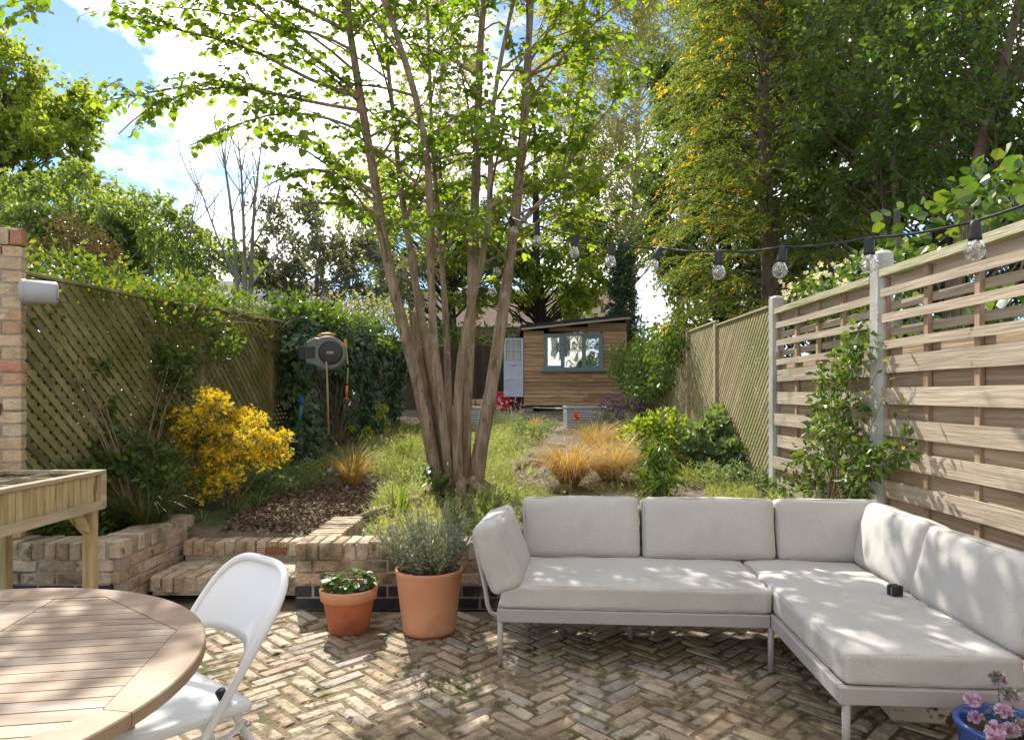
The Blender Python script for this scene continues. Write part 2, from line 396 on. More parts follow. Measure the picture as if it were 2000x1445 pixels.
mat('inner_board', [(0.28, 0.195, 0.12), (0.37, 0.27, 0.175), (0.44, 0.34, 0.235)], 3.0, 0.85, 0.3, 5, stretch=(16, 0.8, 16), rnd=0.16, spots=[((0.16, 0.10, 0.06), 1.6, 0.66, 0.73)])
mat('batten_wood', [(0.27, 0.18, 0.11), (0.42, 0.30, 0.20)], 3.0, 0.85, 0.4, 6, stretch=(20, 20, 1.2), rnd=0.12)
mat('cap_wood', [(0.36, 0.33, 0.20), (0.50, 0.45, 0.30)], 3.0, 0.85, 0.4, 6, stretch=(20, 1, 20), spots=[((0.26, 0.28, 0.11), 1.0, 0.5, 0.62)])
mat('trellis_left', [(0.13, 0.11, 0.042), (0.20, 0.17, 0.068), (0.27, 0.23, 0.105)], 6.0, 0.9, 0.3, 30, rnd=0.32, spots=[((0.12, 0.125, 0.03), 1.1, 0.52, 0.66, 1)])
mat('trellis_right', [(0.31, 0.255, 0.135), (0.42, 0.345, 0.20)], 5.0, 0.9, 0.3, 30, rnd=0.22, spots=[((0.27, 0.26, 0.11), 0.9, 0.5, 0.66, 1)])
mat('concrete', [(0.35, 0.335, 0.30), (0.43, 0.415, 0.375), (0.47, 0.455, 0.41)], 7, 0.9, 0.3, 70, spots=[((0.27, 0.27, 0.215), 2.2, 0.54, 0.7), ((0.30, 0.28, 0.24), 30, 0.62, 0.72)])
mat('cladding', [(0.32, 0.175, 0.08), (0.49, 0.29, 0.145), (0.58, 0.37, 0.20)], 3.0, 0.8, 0.4, 6, stretch=(0.7, 8, 11), rnd=0.36, spots=[((0.055, 0.026, 0.014), 2.0, 0.70, 0.74)])
mat('felt', [(0.020, 0.022, 0.026), (0.045, 0.048, 0.055)], 5, 0.8, 0.3, 80)
mat('sage_paint', [(0.185, 0.27, 0.245), (0.215, 0.305, 0.275)], 8, 0.5)
mat('door_paint', [(0.52, 0.54, 0.58), (0.60, 0.62, 0.66)], 6, 0.5, 0.1)
mat('dark_wood', [(0.05, 0.034, 0.02), (0.10, 0.07, 0.042)], 4, 0.9, 0.4, stretch=(10, 10, 1), rnd=0.2)
mat('slate', [(0.075, 0.08, 0.095), (0.14, 0.145, 0.16)], 4, 0.7, 0.3, rnd=0.12)
mat('roof_tile', [(0.17, 0.11, 0.08), (0.27, 0.19, 0.14)], 5, 0.9, 0.3, rnd=0.12)
mat('render_white', [(0.74, 0.71, 0.66), (0.82, 0.79, 0.74)], 2, 0.9, 0.1)
mat('frame_white', [(0.75, 0.75, 0.74), (0.80, 0.80, 0.79)], 2, 0.5)
mat('zinc', [(0.36, 0.36, 0.35), (0.52, 0.51, 0.49)], 6, 0.45, 0.1, metal=0.6, spots=[((0.36, 0.30, 0.22), 3, 0.55, 0.7)])
mat('red_plastic', [(0.50, 0.015, 0.02), (0.58, 0.02, 0.03)], 3, 0.4)
mat('pale_timber', [(0.42, 0.30, 0.18), (0.55, 0.41, 0.26)], 4, 0.85, stretch=(1, 10, 10), rnd=0.1)
mat('chip', [(0.045, 0.026, 0.016), (0.12, 0.075, 0.045)], 9, 0.9)
g = bpy.data.materials.new('window_glass'); g.use_nodes = True; t = g.node_tree; t.nodes.remove(t.nodes['Principled BSDF'])
gl = N(t, 'ShaderNodeBsdfGlossy'); gl.inputs['Roughness'].default_value = 0.01; gl.inputs['Color'].default_value = (0.92, 0.95, 0.95, 1)
df = N(t, 'ShaderNodeBsdfTransparent'); df.inputs['Color'].default_value = (0.75, 0.78, 0.77, 1); mx = N(t, 'ShaderNodeMixShader'); mx.inputs[0].default_value = 0.5
nz = N(t, 'ShaderNodeTexNoise'); nz.inputs['Scale'].default_value = 2.2; nz.inputs['Detail'].default_value = 0; bp = N(t, 'ShaderNodeBump'); bp.inputs['Strength'].default_value = 0.06; bp.inputs['Distance'].default_value = 0.08
t.links.new(nz.outputs['Fac'], bp.inputs['Height']); t.links.new(bp.outputs[0], gl.inputs['Normal'])
t.links.new(df.outputs[0], mx.inputs[1]); t.links.new(gl.outputs[0], mx.inputs[2]); t.links.new(mx.outputs[0], t.nodes['Material Output'].inputs[0]); MT['window_glass'] = g

# ------------------------------------------------------------------ ground
xs = sorted(set([round(v, 3) for v in list(np.arange(-3.6, 3.01, 0.07))+[-200, -120, -60, -30, -16, -9, -6, -4.5, 4, 5, 7, 10, 17, 30, 60, 120, 200, -2.425, -2.415, -1.205, -1.195]]))
ys = sorted(set([round(v, 3) for v in list(np.arange(4.3, 9, 0.07))+list(np.arange(9, 22, 0.35))+[-60, -20, -6, 0, 2, 4.0, 4.17, 4.21, 4.99, 5.01, 25, 30, 40, 60, 100, 180, 300, 500]]))
nx, ny = len(xs), len(ys)
V = np.array([(x, y, ground_h(x, y)+(U(-.012, .012) if 4.3 < y < 22 and abs(x) < 3 and ground_h(x, y) > 0 else 0)) for y in ys for x in xs])
idx = np.arange(nx*ny).reshape(ny, nx)
F4 = np.stack([idx[:-1, :-1], idx[:-1, 1:], idx[1:, 1:], idx[1:, :-1]], -1).reshape(-1, 4)
tag(put('ground', np_mesh('ground', V, [F4], MT['soil'], None, True)), 'brown soil of the garden bed with thin green growth', 'ground', kind='structure')

# ------------------------------------------------------------------ bricks
_bc = {}
def brick_me(key, d, m, var, ch=0.005, jit=0.0022):
    k = (key, var)
    if k not in _bc:
        b = MB().box((0, 0, 0), d, None, ch); rs = random.Random(hash(key) % 999+var)
        b.v = [(x+rs.uniform(-jit, jit), y+rs.uniform(-jit, jit), z+rs.uniform(-jit, jit)) for x, y, z in b.v]
        _bc[k] = b.mesh('brick', m)
    return _bc[k]
def brick(parent, kind, d, m, c, rotz=0, jit=0.002):
    return put('brick', brick_me(kind, d, m, random.randrange(5)), parent, tuple(c[i]+U(-jit, jit) for i in range(3)), (U(-.012, .012), U(-.012, .012), rotz+U(-.012, .012)))

# patio: herringbone of bricks laid on edge
patio_b = MB(); patio_b.box((-0.15, 1.6, -0.022), (5.7, 5.02, 0.03))
patio = tag(patio_b.put('patio', MT['joint']), 'herringbone brick patio with mossy joints', 'patio', kind='structure')
PW = 0.0745; n3 = 3; rt = R(43); ca, sa = math.cos(rt), math.sin(rt)
cand = []
for i in range(-70, 71):
    for j in range(-70, 71):
        s = (i-j) % (2*n3)
        if s == 0: cx, cy, v = i+n3/2, j+0.5, 0
        elif s == 2*n3-1: cx, cy, v = i+0.5, j+n3/2, 1
        else: continue
        cx *= PW; cy *= PW; X = ca*cx-sa*cy-0.2; Y = sa*cx+ca*cy+3.0
        if -2.95 < X < 2.62 and -0.85 < Y < 4.05: cand.append((X, Y, v))
def seen(X, Y):
    px = 1000+X/Y*FPX if Y > 0.3 else -9; py = 770+CAM_H/Y*FPX if Y > 0.3 else 9999
    if not (0 < px < 2000 and py < 1470): return -Y
    if px < 400 and py > 1160: return 0.5
    if px > 1000 and py < 1240: return 0.6
    return 100-Y
cand.sort(key=lambda q: -seen(q[0], q[1]))
pv = [(PW*n3-0.015, PW-0.0145, 0.05)]
rest = MB(); pav_n = 0
for k, (X, Y, v) in enumerate(cand):
    ro = (0, PW*0, rt+(math.pi/2 if v else 0)); z = -0.025+U(-.004, .004)
    if k < 300:
        put('brick', brick_me('paver', pv[0], MT['paver'], k % 9, 0.0085, 0.0045), patio, (X+U(-.0025, .0025), Y+U(-.0025, .0025), z), (U(-.022, .022), U(-.022, .022), ro[2]+U(-.02, .02)))
    else: rest.box((X, Y, z), pv[0], Matrix.Rotation(ro[2]+U(-.02, .02), 3, 'Z') @ Matrix.Rotation(U(-.02, .02), 3, 'X'), 0.006)
# the other bricks: split in tone classes so that they do not read as one slab
mat('paver_rest', [(0.30, 0.24, 0.17), (0.42, 0.35, 0.26), (0.48, 0.42, 0.33)], 9, 0.85, 0.7, 45, spots=[((0.12, 0.09, 0.045), 1.3, 0.53, 0.66, 1)])
tag(rest.put('paving_bricks', MT['paver_rest'], patio), kind='stuff')

# low garden walls
ST = (0.213, 0.100, 0.064); SS = (0.100, 0.213, 0.064); CO = (0.064, 0.213, 0.104); CS = (0.213, 0.064, 0.104); HD = (0.100, 0.100, 0.064)
def wall_run_x(w, x0, x1, yf, blue=True, top=0.30, face=1, cop=True):
    for c in range(4):
        z = 0.0375+c*0.075
        if z > top: break
        m = MT['blue_brick'] if (c < 2 and blue) else MT['stock_brick']; x = x0+(0.112 if c % 2 else 0)
        if c % 2: brick(w, 'hd%d' % (m is MT['blue_brick']), HD, m, (x0+0.05, yf+0.05, z))
        while x+0.2 < x1:
            brick(w, 'st%d' % (m is MT['blue_brick']), ST, m, (x+0.107, yf+0.05, z)); x += 0.2245
        if x1-x > 0.09: brick(w, 'hd%d' % (m is MT['blue_brick']), HD, m, (x+0.05, yf+0.05, z))
    if cop:
        x = x0+0.034
        while x < x1: brick(w, 'co', CO, MT['stock_brick'], (x, yf+0.105, 0.354), jit=0.0035); x += 0.0745
def wall_run_y(w, y0, y1, xl, xr, sides):
    for c in range(4):
        z = 0.0375+c*0.075; y = y0+(0.112 if c % 2 else 0.0)
        while y+0.1 < y1:
            if 'r' in sides: brick(w, 'ss', SS, MT['stock_brick'], (xr-0.05, y+0.107, z))
            if 'l' in sides: brick(w, 'ss', SS, MT['stock_brick'], (xl+0.05, y+0.107, z))
            y += 0.2245
    y = y0+0.034
    while y < y1: brick(w, 'cs', CS, MT['stock_brick'], ((xl+xr)/2, y, 0.354), jit=0.0035); y += 0.0745
w = thing('low_wall', 'low brick wall with dark base courses behind the terracotta pots and sofa', 'wall', (0.5, 4.22, 0), 0)
wv = lambda **k: None
class _W: pass
def wbrick_parent(e):       # bricks use world positions: give the empty no offset
    e.location = (0, 0, 0); return e
wbrick_parent(w)
wall_run_x(w, -1.31, 2.42, 4.12); wall_run_y(w, 4.345, 5.02, -1.31, -1.09, 'lr')
MB().box((0.555, 4.224, 0.195), (3.71, 0.196, 0.39)).box((-1.2, 4.66, 0.193), (0.205, 0.72, 0.386)).put('mortar', MT['mortar'], w)
w2 = thing('planter_wall', 'low brick planter wall beside the wooden trough and the trellis', 'wall')
wall_run_x(w2, -3.42, -2.42, 4.12, True); wall_run_y(w2, 4.13, 5.13, -2.59, -2.375, 'r')
MB().box((-2.93, 4.224, 0.195), (0.99, 0.196, 0.39)).box((-2.483, 4.64, 0.193), (0.2, 0.98, 0.386)).put('mortar', MT['mortar'], w2)
st = thing('brick_steps', 'two worn brick steps with a terracotta air vent leading up to the mulch', 'steps')
x = -2.335
while x < -1.33:
    brick(st, 'so', (0.064, 0.213, 0.10), MT['stock_brick'], (x+0.034, 4.51, 0.072), jit=0.005)
    if not (-1.80 < x < -1.60): brick(st, 'so', (0.064, 0.213, 0.10), MT['stock_brick'], (x+0.034, 4.945, 0.205), jit=0.005)
    else: brick(st, 'so2', (0.064, 0.213, 0.04), MT['stock_brick'], (x+0.034, 4.945, 0.236), jit=0.003)
    x += 0.075
x = -2.335
while x < -1.45:
    brick(st, 'st0', ST, MT['stock_brick'], (x+0.107, 4.675, 0.09), jit=0.004); brick(st, 'st0', ST, MT['stock_brick'], (x+0.107, 4.785, 0.09), jit=0.004); x += 0.224
MB().box((-1.82, 4.69, 0.055), (1.0, 0.56, 0.104)).box((-1.82, 4.96, 0.12), (1.0, 0.22, 0.24)).put('mortar', MT['mortar'], st)
vb = MB(); vx0, vx1 = -1.815, -1.60
for (zz) in (0.168, 0.183, 0.198, 0.213): vb.box(((vx0+vx1)/2, 4.842, zz), (vx1-vx0, 0.016, 0.005))
for k in range(11): vb.box((vx0+0.004+k*(vx1-vx0-0.008)/10, 4.8435, 0.1905), (0.008, 0.014, 0.052))
vb.box(((vx0+vx1)/2, 4.87, 0.19), (vx1-vx0, 0.01, 0.05)); vb.put('air_vent', MT['terracotta_vent'], st)

# brick pillar on the left
pl = thing('brick_pillar', 'tall narrow brick pillar of buff and red bricks at the left edge', 'pillar', (-3.03, 4.22, 0.3), R(20))
zc = 0.03; k = 0; m = MT['pillar_brick']
while zc < 1.85:
    jz = zc+0.0345
    if k % 2 == 0: brick(pl, 'ps', (0.205, 0.1, 0.067), m, (-0.105, 0.05, jz)); brick(pl, 'ps', (0.205, 0.1, 0.067), m, (-0.322, 0.05, jz))
    else: brick(pl, 'ph', (0.1, 0.1, 0.067), m, (-0.053, 0.05, jz)); brick(pl, 'ps', (0.205, 0.1, 0.067), m, (-0.215, 0.05, jz)); brick(pl, 'ph', (0.1, 0.1, 0.067), m, (-0.375, 0.05, jz))
    zc += 0.079; k += 1
for q in range(6): brick(pl, 'pc', (0.062, 0.11, 0.10), m, (-0.033-q*0.07, 0.052, zc+0.047))
put('mortar', MB().box((-0.215, 0.05, 0.93), (0.415, 0.086, 1.86)).mesh('mortar', MT['mortar']), pl)
put('socket_cover', MB().box((-0.13, -0.008, 0.91), (0.05, 0.022, 0.075), None, 0.006).mesh('socket_cover', MT['blue_brick']), pl)

# ------------------------------------------------------------------ fences
def lerp(a, b, t): return a+(b-a)*t
def trellis(label, p0, p1, z0, z1, nside, m, posts=(True, True), pitch=0.098, sw=0.045, group=None, cap=0.03):
    """diamond trellis: front slats rise towards the camera; nside = sign of the x side that faces the garden"""
    p0, p1 = Vector((p0[0], p0[1], 0)), Vector((p1[0], p1[1], 0)); d = (p1-p0); L = d.length; d.normalize()
    nn = Vector((nside, 0, 0)); nn = (nn-d*nn.dot(d)).normalized()
    e = thing('trellis_panel', label, 'fence', (p0.x, p0.y, z0), 0, group); H = z1-z0
    for layer, sg in ((0.0095, -1), (0.0, 1)):
        c = -H if sg > 0 else 0
        c += U(0, pitch)
        while c < (L if sg > 0 else L+H):
            a, b = ((max(c, 0), max(c, 0)-c), (min(c+H, L), min(c+H, L)-c)) if sg > 0 else ((max(c-H, 0), c-max(c-H, 0)), (min(c, L), c-min(c, L)))
            if abs(a[0]-b[0]) > 0.04:
                A = p0+d*a[0]+nn*layer+Vector((0, 0, z0+a[1])); B = p0+d*b[0]+nn*layer+Vector((0, 0, z0+b[1]))
                MB().beam(A, B, sw+U(-.002, .002), 0.008, nn).put('slat', m, e)
            c += pitch
    MB().beam(p0+nn*0.005+Vector((0, 0, z1+0.012)), p1+nn*0.005+Vector((0, 0, z1+0.012)), 0.05, 0.024, (0, 0, 1), 0.003).put('top_rail', m, e)
    MB().beam(p0+nn*0.005+Vector((0, 0, z0)), p1+nn*0.005+Vector((0, 0, z0)), 0.045, 0.03, (0, 0, 1), 0.003).put('bottom_rail', m, e)
    for t, on in zip((0, 1), posts):
        if on:
            q = p0.lerp(p1, t); MB().box((q.x, q.y, (z0-0.1+z1+cap)/2), (0.085, 0.085, z1+cap-z0+0.1), None, 0.004).put('post', m, e)
    return e
LT = [(-3.22, 4.48), (-2.92, 6.36), (-2.76, 7.75), (-2.66, 9.3)]
trellis('long olive diamond trellis panel between the brick pillar and first post', LT[0], LT[1], 0.36, 2.085, 1, MT['trellis_left'], (False, True))
trellis('olive diamond trellis panel behind the yellow flowering shrub', LT[1], LT[2], 0.40, 2.12, 1, MT['trellis_left'], (False, True))
trellis('olive trellis panel half hidden by ivy behind the hose reel', LT[2], LT[3], 0.42, 2.14, 1, MT['trellis_left'], (False, True))
def fx(y): return 2.45+0.01875*(y-6.35)
RT = [6.43, 8.18, 9.6, 11.2, 13.0]
for k, lab in enumerate(['pale diagonal trellis panel next to the concrete post', 'second pale diagonal trellis panel counted from the concrete post', 'third pale diagonal trellis panel counted from the concrete post', 'farthest pale diagonal trellis panel under the hanging climber']):
    trellis(lab, (fx(RT[k])-0.02, RT[k]), (fx(RT[k+1])-0.02, RT[k+1]), 0.36+0.04*(RT[k]-6), 2.11+0.03*(RT[k]-6.4), -1, MT['trellis_right'], (False, True), 0.084, 0.034)

def concrete_post(label, y, top, w=0.105):
    x = fx(y); b = MB(); h = w/2; D = 0.155/w
    sec = [(-h, -h+.02), (-h+.02, -h), (h-.02, -h), (h, -h+.02), (h, h-.02), (h-.02, h), (-h+.02, h), (-h, h-.02)]
    sec = [(a, c*D-0.02) for a, c in sec]; vs = [(x+a, y+c, 0.2) for a, c in sec]+[(x+a, y+c, top-0.025) for a, c in sec]+[(x+a*0.55, y+c*0.6, top) for a, c in sec]
    fs = [(i, (i+1) % 8, 8+(i+1) % 8, 8+i) for i in range(8)]+[(8+i, 8+(i+1) % 8, 16+(i+1) % 8, 16+i) for i in range(8)]+[tuple(range(16, 24))]
    b.add(vs, fs); return tag(b.put('concrete_post', MT['concrete']), label, 'post', 'concrete fence posts')
concrete_post('tall concrete fence post nearest the sofa corner', 4.48, 2.235)
pb = concrete_post('concrete fence post between slatted panel and diagonal trellis', 6.35, 2.21)
MB().box((fx(6.35)-0.01, 6.2485, 1.72), (0.05, 0.006, 0.07), None, 0.002).put('number_plate', MT['frame_white'], pb)
def slat_panel(label, y0, y1, zt, zb=0.42):
    e = thing('slatted_fence_panel', label, 'fence', (fx(y0), y0, zb), 0, 'slatted fence panels')
    def board(name, za, zb_, off, m='fence_wood', th=0.014, ya=y0, yb=y1):
        mb = MB(); k = 7; yy = np.linspace(ya, yb, k); wv = np.cumsum(rng.normal(size=k))*0.0025; vs = []; fs = []
        wz = U(-.006, .006)
        for i in range(k):
            xx = fx(yy[i])+off; dz = wz*math.sin(i/(k-1)*3.1)
            for (ox, zz) in ((-th/2, za), (th/2, za), (th/2, zb_), (-th/2, zb_)): vs.append((xx+ox+wv[i], yy[i], zz+dz))
        for i in range(k-1):
            for j in range(4): fs.append((i*4+j, i*4+(j+1) % 4, i*4+4+(j+1) % 4, i*4+4+j))
        fs += [(3, 2, 1, 0), tuple((k-1)*4+j for j in range(4))]
        mb.add(vs, fs); return mb.put(name, MT[m], e)
    b = board('top_cap', zt-0.05, zt, -0.012, 'cap_wood', 0.06)
    board('slat', zt-0.125, zt-0.055, 0.022)
    for d in (-0.13, -0.293, -0.465): board('slat', zt+d-0.053, zt+d, -0.022)
    for d in (-0.215, -0.38): board('slat', zt+d-0.052, zt+d, 0.022)
    z = zt-0.565
    while z > zb+0.08:
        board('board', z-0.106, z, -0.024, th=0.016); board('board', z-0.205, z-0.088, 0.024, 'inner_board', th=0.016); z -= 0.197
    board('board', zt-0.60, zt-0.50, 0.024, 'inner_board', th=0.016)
    for t in (0.0, 0.25, 0.5, 0.75, 1.0):
        y = lerp(y0+0.025, y1-0.025, t)
        MB().box((fx(y), y, (zt-0.05+zb)/2), (0.027, 0.042, zt-0.05-zb), None, 0.002).put('batten', MT['batten_wood'], e)
    return e
slat_panel('slatted timber fence panel nearest the camera behind the chaise', 2.58, 4.42, 2.105)
slat_panel('slatted timber fence panel with climber between the two concrete posts', 4.545, 6.29, 2.085)
slat_panel('slatted timber fence panel at the far right edge', 0.62, 2.46, 2.12)
concrete_post('concrete fence post beyond the right edge of the chaise', 2.52, 2.25)

# ------------------------------------------------------------------ shed
SY = 18.0
def sp(px, py, dy=0): return pix(px, py, SY)+Vector((0, dy, 0))
x0, x1 = sp(1023, 0).x, sp(1224, 0).x; zb = sp(0, 791).z; zl, zr = sp(0, 644).z, sp(0, 624).z
sh = thing('garden_shed', 'timber clad shed with green window and black sloping roof', 'shed', ((x0+x1)/2, SY, 0.86))
nb = 22
for k in range(nb):
    za = zb+(zr-zb)*k/nb; zc2 = zb+(zr-zb)*(k+1)/nb
    xa = x0 if zc2 < zl else x0+(zc2-zl)/(zr-zl)*(x1-x0)
    cuts = [xa, x0+(x1-x0)*U(0.3, 0.7), x1] if xa < x0+0.6 else [xa, x1]
    wx0, wx1, wz0, wz1 = sp(1062, 0).x, sp(1177, 0).x, sp(0, 722).z, sp(0, 652).z
    if zc2 > wz0+0.02 and za < wz1-0.02: cuts = [xa, wx0, None, wx1, x1]
    segs = []
    for a, b_ in zip(cuts[:-1], cuts[1:]):
        if a is None or b_ is None: continue
        segs.append((a, b_))
    for a, b_ in segs:
        MB().beam((a+0.002, SY-0.012, (za+zc2)/2), (b_-0.002, SY-0.012, (za+zc2)/2), 0.022, zc2-za+0.012, (0, 0.22, 1)).put('cladding_board', MT['cladding'], sh)
MB().box((x0+0.02, SY+1.2, (zb+zl)/2), (0.03, 2.36, zl-zb)).box((x1-0.02, SY+1.2, (zb+zr)/2), (0.03, 2.36, zr-zb)).box(((x0+x1)/2, SY+2.4, (zb+zl)/2), (x1-x0, 0.03, zl-zb)).box(((x0+x1)/2, SY+1.2, zb-0.03), (x1-x0, 2.38, 0.05)).put('wall', MT['dark_wood'], sh)
for xx in (x0+0.15, (x0+x1)/2, x1-0.2): MB().box((xx, SY+0.15, (zb+0.83)/2-0.02), (0.2, 0.2, zb-0.83), None, 0.005).put('block', MT['concrete'], sh)
rl0, rl1 = sp(1016, 644), sp(1229, 622)
rf = MB().beam(rl0+Vector((0, 1.15, 0.05)), rl1+Vector((0, 1.15, 0.05)), 2.8, 0.10, (0, 0, 1)).put('roof', MT['felt'], sh)
MB().beam(rl0+Vector((0.02, -0.26, -0.012)), rl1+Vector((-0.02, -0.26, -0.012)), 0.02, 0.05, (0, 0, 1)).put('fascia', MT['pale_timber'], rf)
wn_ = MB(); ft = 0.06
for (a, b_, c, d) in ((wx0, wx1, wz0, wz0+ft), (wx0, wx1, wz1-ft, wz1), (wx0, wx0+ft, wz0+ft, wz1-ft), (wx1-ft, wx1, wz0+ft, wz1-ft)): wn_.box(((a+b_)/2, SY-0.03, (c+d)/2), (b_-a, 0.07, d-c), None, 0.004)
win = wn_.put('window', MT['sage_paint'], sh)
m1, m2 = lerp(wx0, wx1, 0.335), lerp(wx0, wx1, 0.665)
for xm in (m1, m2): MB().box((xm, SY-0.03, (wz0+wz1)/2), (0.055, 0.062, wz1-wz0-2*ft-0.004)).put('mullion', MT['sage_paint'], win)
for k, (a, b_) in enumerate(((wx0+ft, m1-0.028), (m1+0.028, m2-0.028), (m2+0.028, wx1-ft))):
    if k != 1:
        s = MB()
        for (p, q, c, d) in ((a, b_, wz0+ft, wz0+ft+0.045), (a, b_, wz1-ft-0.045, wz1-ft), (a, a+0.045, wz0+ft+0.045, wz1-ft-0.045), (b_-0.045, b_, wz0+ft+0.045, wz1-ft-0.045)): s.box(((p+q)/2, SY-0.045, (c+d)/2), (q-p-0.002, 0.04, d-c-0.001))
        s.put('casement', MT['sage_paint'], win)
    MB().box(((a+b_)/2, SY-0.028, (wz0+wz1)/2), (b_-a, 0.006, wz1-wz0-2*ft)).put('pane', MT['window_glass'], win)
MB().box(((wx0+wx1)/2, SY-0.06, wz0-0.028), (wx1-wx0+0.2, 0.12, 0.045), None, 0.004).put('sill', MT['sage_paint'], win)
# open stable door
dx0, dx1 = sp(984, 0).x, x0-0.012; dz0, dz1, dzm = sp(0, 775).z, sp(0, 661).z, sp(0, 707).z
dr = MB(); yd = SY-0.06
for (a, b_, c, d) in ((dx0, dx0+0.06, dz0, dz1), (dx1-0.06, dx1, dz0, dz1), (dx0+0.06, dx1-0.06, dz1-0.05, dz1), (dx0+0.06, dx1-0.06, dzm-0.07, dzm+0.03), (dx0+0.06, dx1-0.06, dz0, dz0+0.09), (dx0+0.06, dx1-0.06, lerp(dz0, dzm, .52)-.03, lerp(dz0, dzm, .52)+.03)):
    dr.box(((a+b_)/2, yd, (c+d)/2), (b_-a, 0.045, d-c), None, 0.003)
door = dr.put('door', MT['door_paint'], sh)
MB().box(((dx0+dx1)/2, yd, (dz0+dzm)/2), (dx1-dx0-0.1, 0.02, dzm-dz0-0.1)).put('door_panel', MT['door_paint'], door)
for t in (1/3, 2/3): xx = lerp(dx0+.06, dx1-.06, t); MB().box((xx, yd, (dzm+dz1)/2-0.01), (0.022, 0.03, dz1-dzm-0.08)).put('glazing_bar', MT['door_paint'], door)
MB().box(((dx0+dx1)/2, yd, (dzm+dz1)/2), (dx1-dx0-0.12, 0.028, 0.022)).put('glazing_bar', MT['door_paint'], door)
mat('door_glass', [(0.36, 0.38, 0.30), (0.46, 0.46, 0.38)], 4, 0.1, spec=0.8)
for r_ in range(2):
    for c_ in range(3):
        a = lerp(dx0+.06, dx1-.06, c_/3); b_ = lerp(dx0+.06, dx1-.06, (c_+1)/3); zz0 = lerp(dzm+0.03, dz1-0.05, r_/2); zz1 = lerp(dzm+0.03, dz1-0.05, (r_+1)/2)
        MB().box(((a+b_)/2, yd+0.004, (zz0+zz1)/2), (b_-a-0.025, 0.006, zz1-zz0-0.025)).put('pane', MT['door_glass'], door)
MB().tube([(lerp(dx0, dx1, .38), yd-0.04, dzm-0.1), (lerp(dx0, dx1, .62), yd-0.04, dzm-0.1)], 0.009, 6).put('door_handle', MT['zinc'], door)
rc = thing('red_crate', 'red plastic crate standing behind the open shed door', 'crate', (dx0-0.03, SY+0.5, 0.87))
MB().box((dx0-0.02, SY+0.55, 1.12), (0.4, 0.35, 0.5), None, 0.02).put('crate_body', MT['red_plastic'], rc)
for k in range(3): MB().box((dx0-0.02, SY+0.37, 0.98+k*0.13), (0.42, 0.02, 0.04), None, 0.005).put('rib', MT['red_plastic'], rc)
# timber stack left of the shed
ts = thing('timber_offcuts', 'small stack of pale timber offcuts left of the shed', 'timber', (-0.9, 16.5, 0.8))
for k in range(3):
    for j in range(2): MB().box((-0.92+j*0.14+U(-.02, .02), 16.5+U(-.1, .1), 0.86+k*0.13), (0.12, 0.7, 0.11), Matrix.Rotation(U(-.05, .05), 3, 'Z'), 0.006).put('plank', MT['pale_timber'], ts)
# back fence
bf = thing('back_fence', 'dark vertical board fence at the end of the garden', 'fence', (-1.4, 19.2, 0.86))
for k in range(30): MB().box((-3.6+k*0.14, 19.2+U(-.01, .01), 1.75+U(-.02, .02)), (0.1385, 0.02, 1.8)).put('board', MT['dark_wood'], bf)
# corrugated metal beds
def metal_bed(label, cx, cy, wx, wy, zg, h):
    e = thing('metal_raised_bed', label, 'raised bed', (cx, cy, zg), 0, 'corrugated metal beds'); b = MB(); nz_ = 28
    loop = [(-wx/2, -wy/2), (wx/2, -wy/2), (wx/2, wy/2), (-wx/2, wy/2)]
    vs = []; fs = []
    for k in range(nz_+1):
        t = k/nz_; o = 0.012*math.sin(t*2*math.pi*4.5)
        for (a, c) in loop: vs.append((cx+a+math.copysign(o, a), cy+c+math.copysign(o, c), zg+t*h))
    for k in range(nz_):
        for j in range(4): fs.append((k*4+j, k*4+(j+1) % 4, k*4+4+(j+1) % 4, k*4+4+j))
    b.add(vs, fs); b.put('corrugated_side', MT['zinc'], e)
    r = MB()
    for (a, c, l1, l2) in ((0, -wy/2, wx+0.05, 0.04), (0, wy/2, wx+0.05, 0.04), (-wx/2, 0, 0.04, wy-0.05), (wx/2, 0, 0.04, wy-0.05)): r.box((cx+a, cy+c, zg+h+0.008), (l1, l2, 0.03), None, 0.004)
    r.put('rim', MT['zinc'], e); MB().box((cx, cy, zg+h-0.1), (wx-0.03, wy-0.03, 0.05)).put('bed_soil', MT['soil'], e)
    return e
q = gpt(1143, 838); metal_bed('corrugated metal raised bed in front of the shed window', q.x+0.05, q.y+0.5, 0.75, 0.95, q.z-0.03, 0.42)
metal_bed('corrugated metal raised bed glimpsed between the tree trunks', -0.86, q.y+0.5, 0.7, 0.9, q.z-0.03, 0.42)

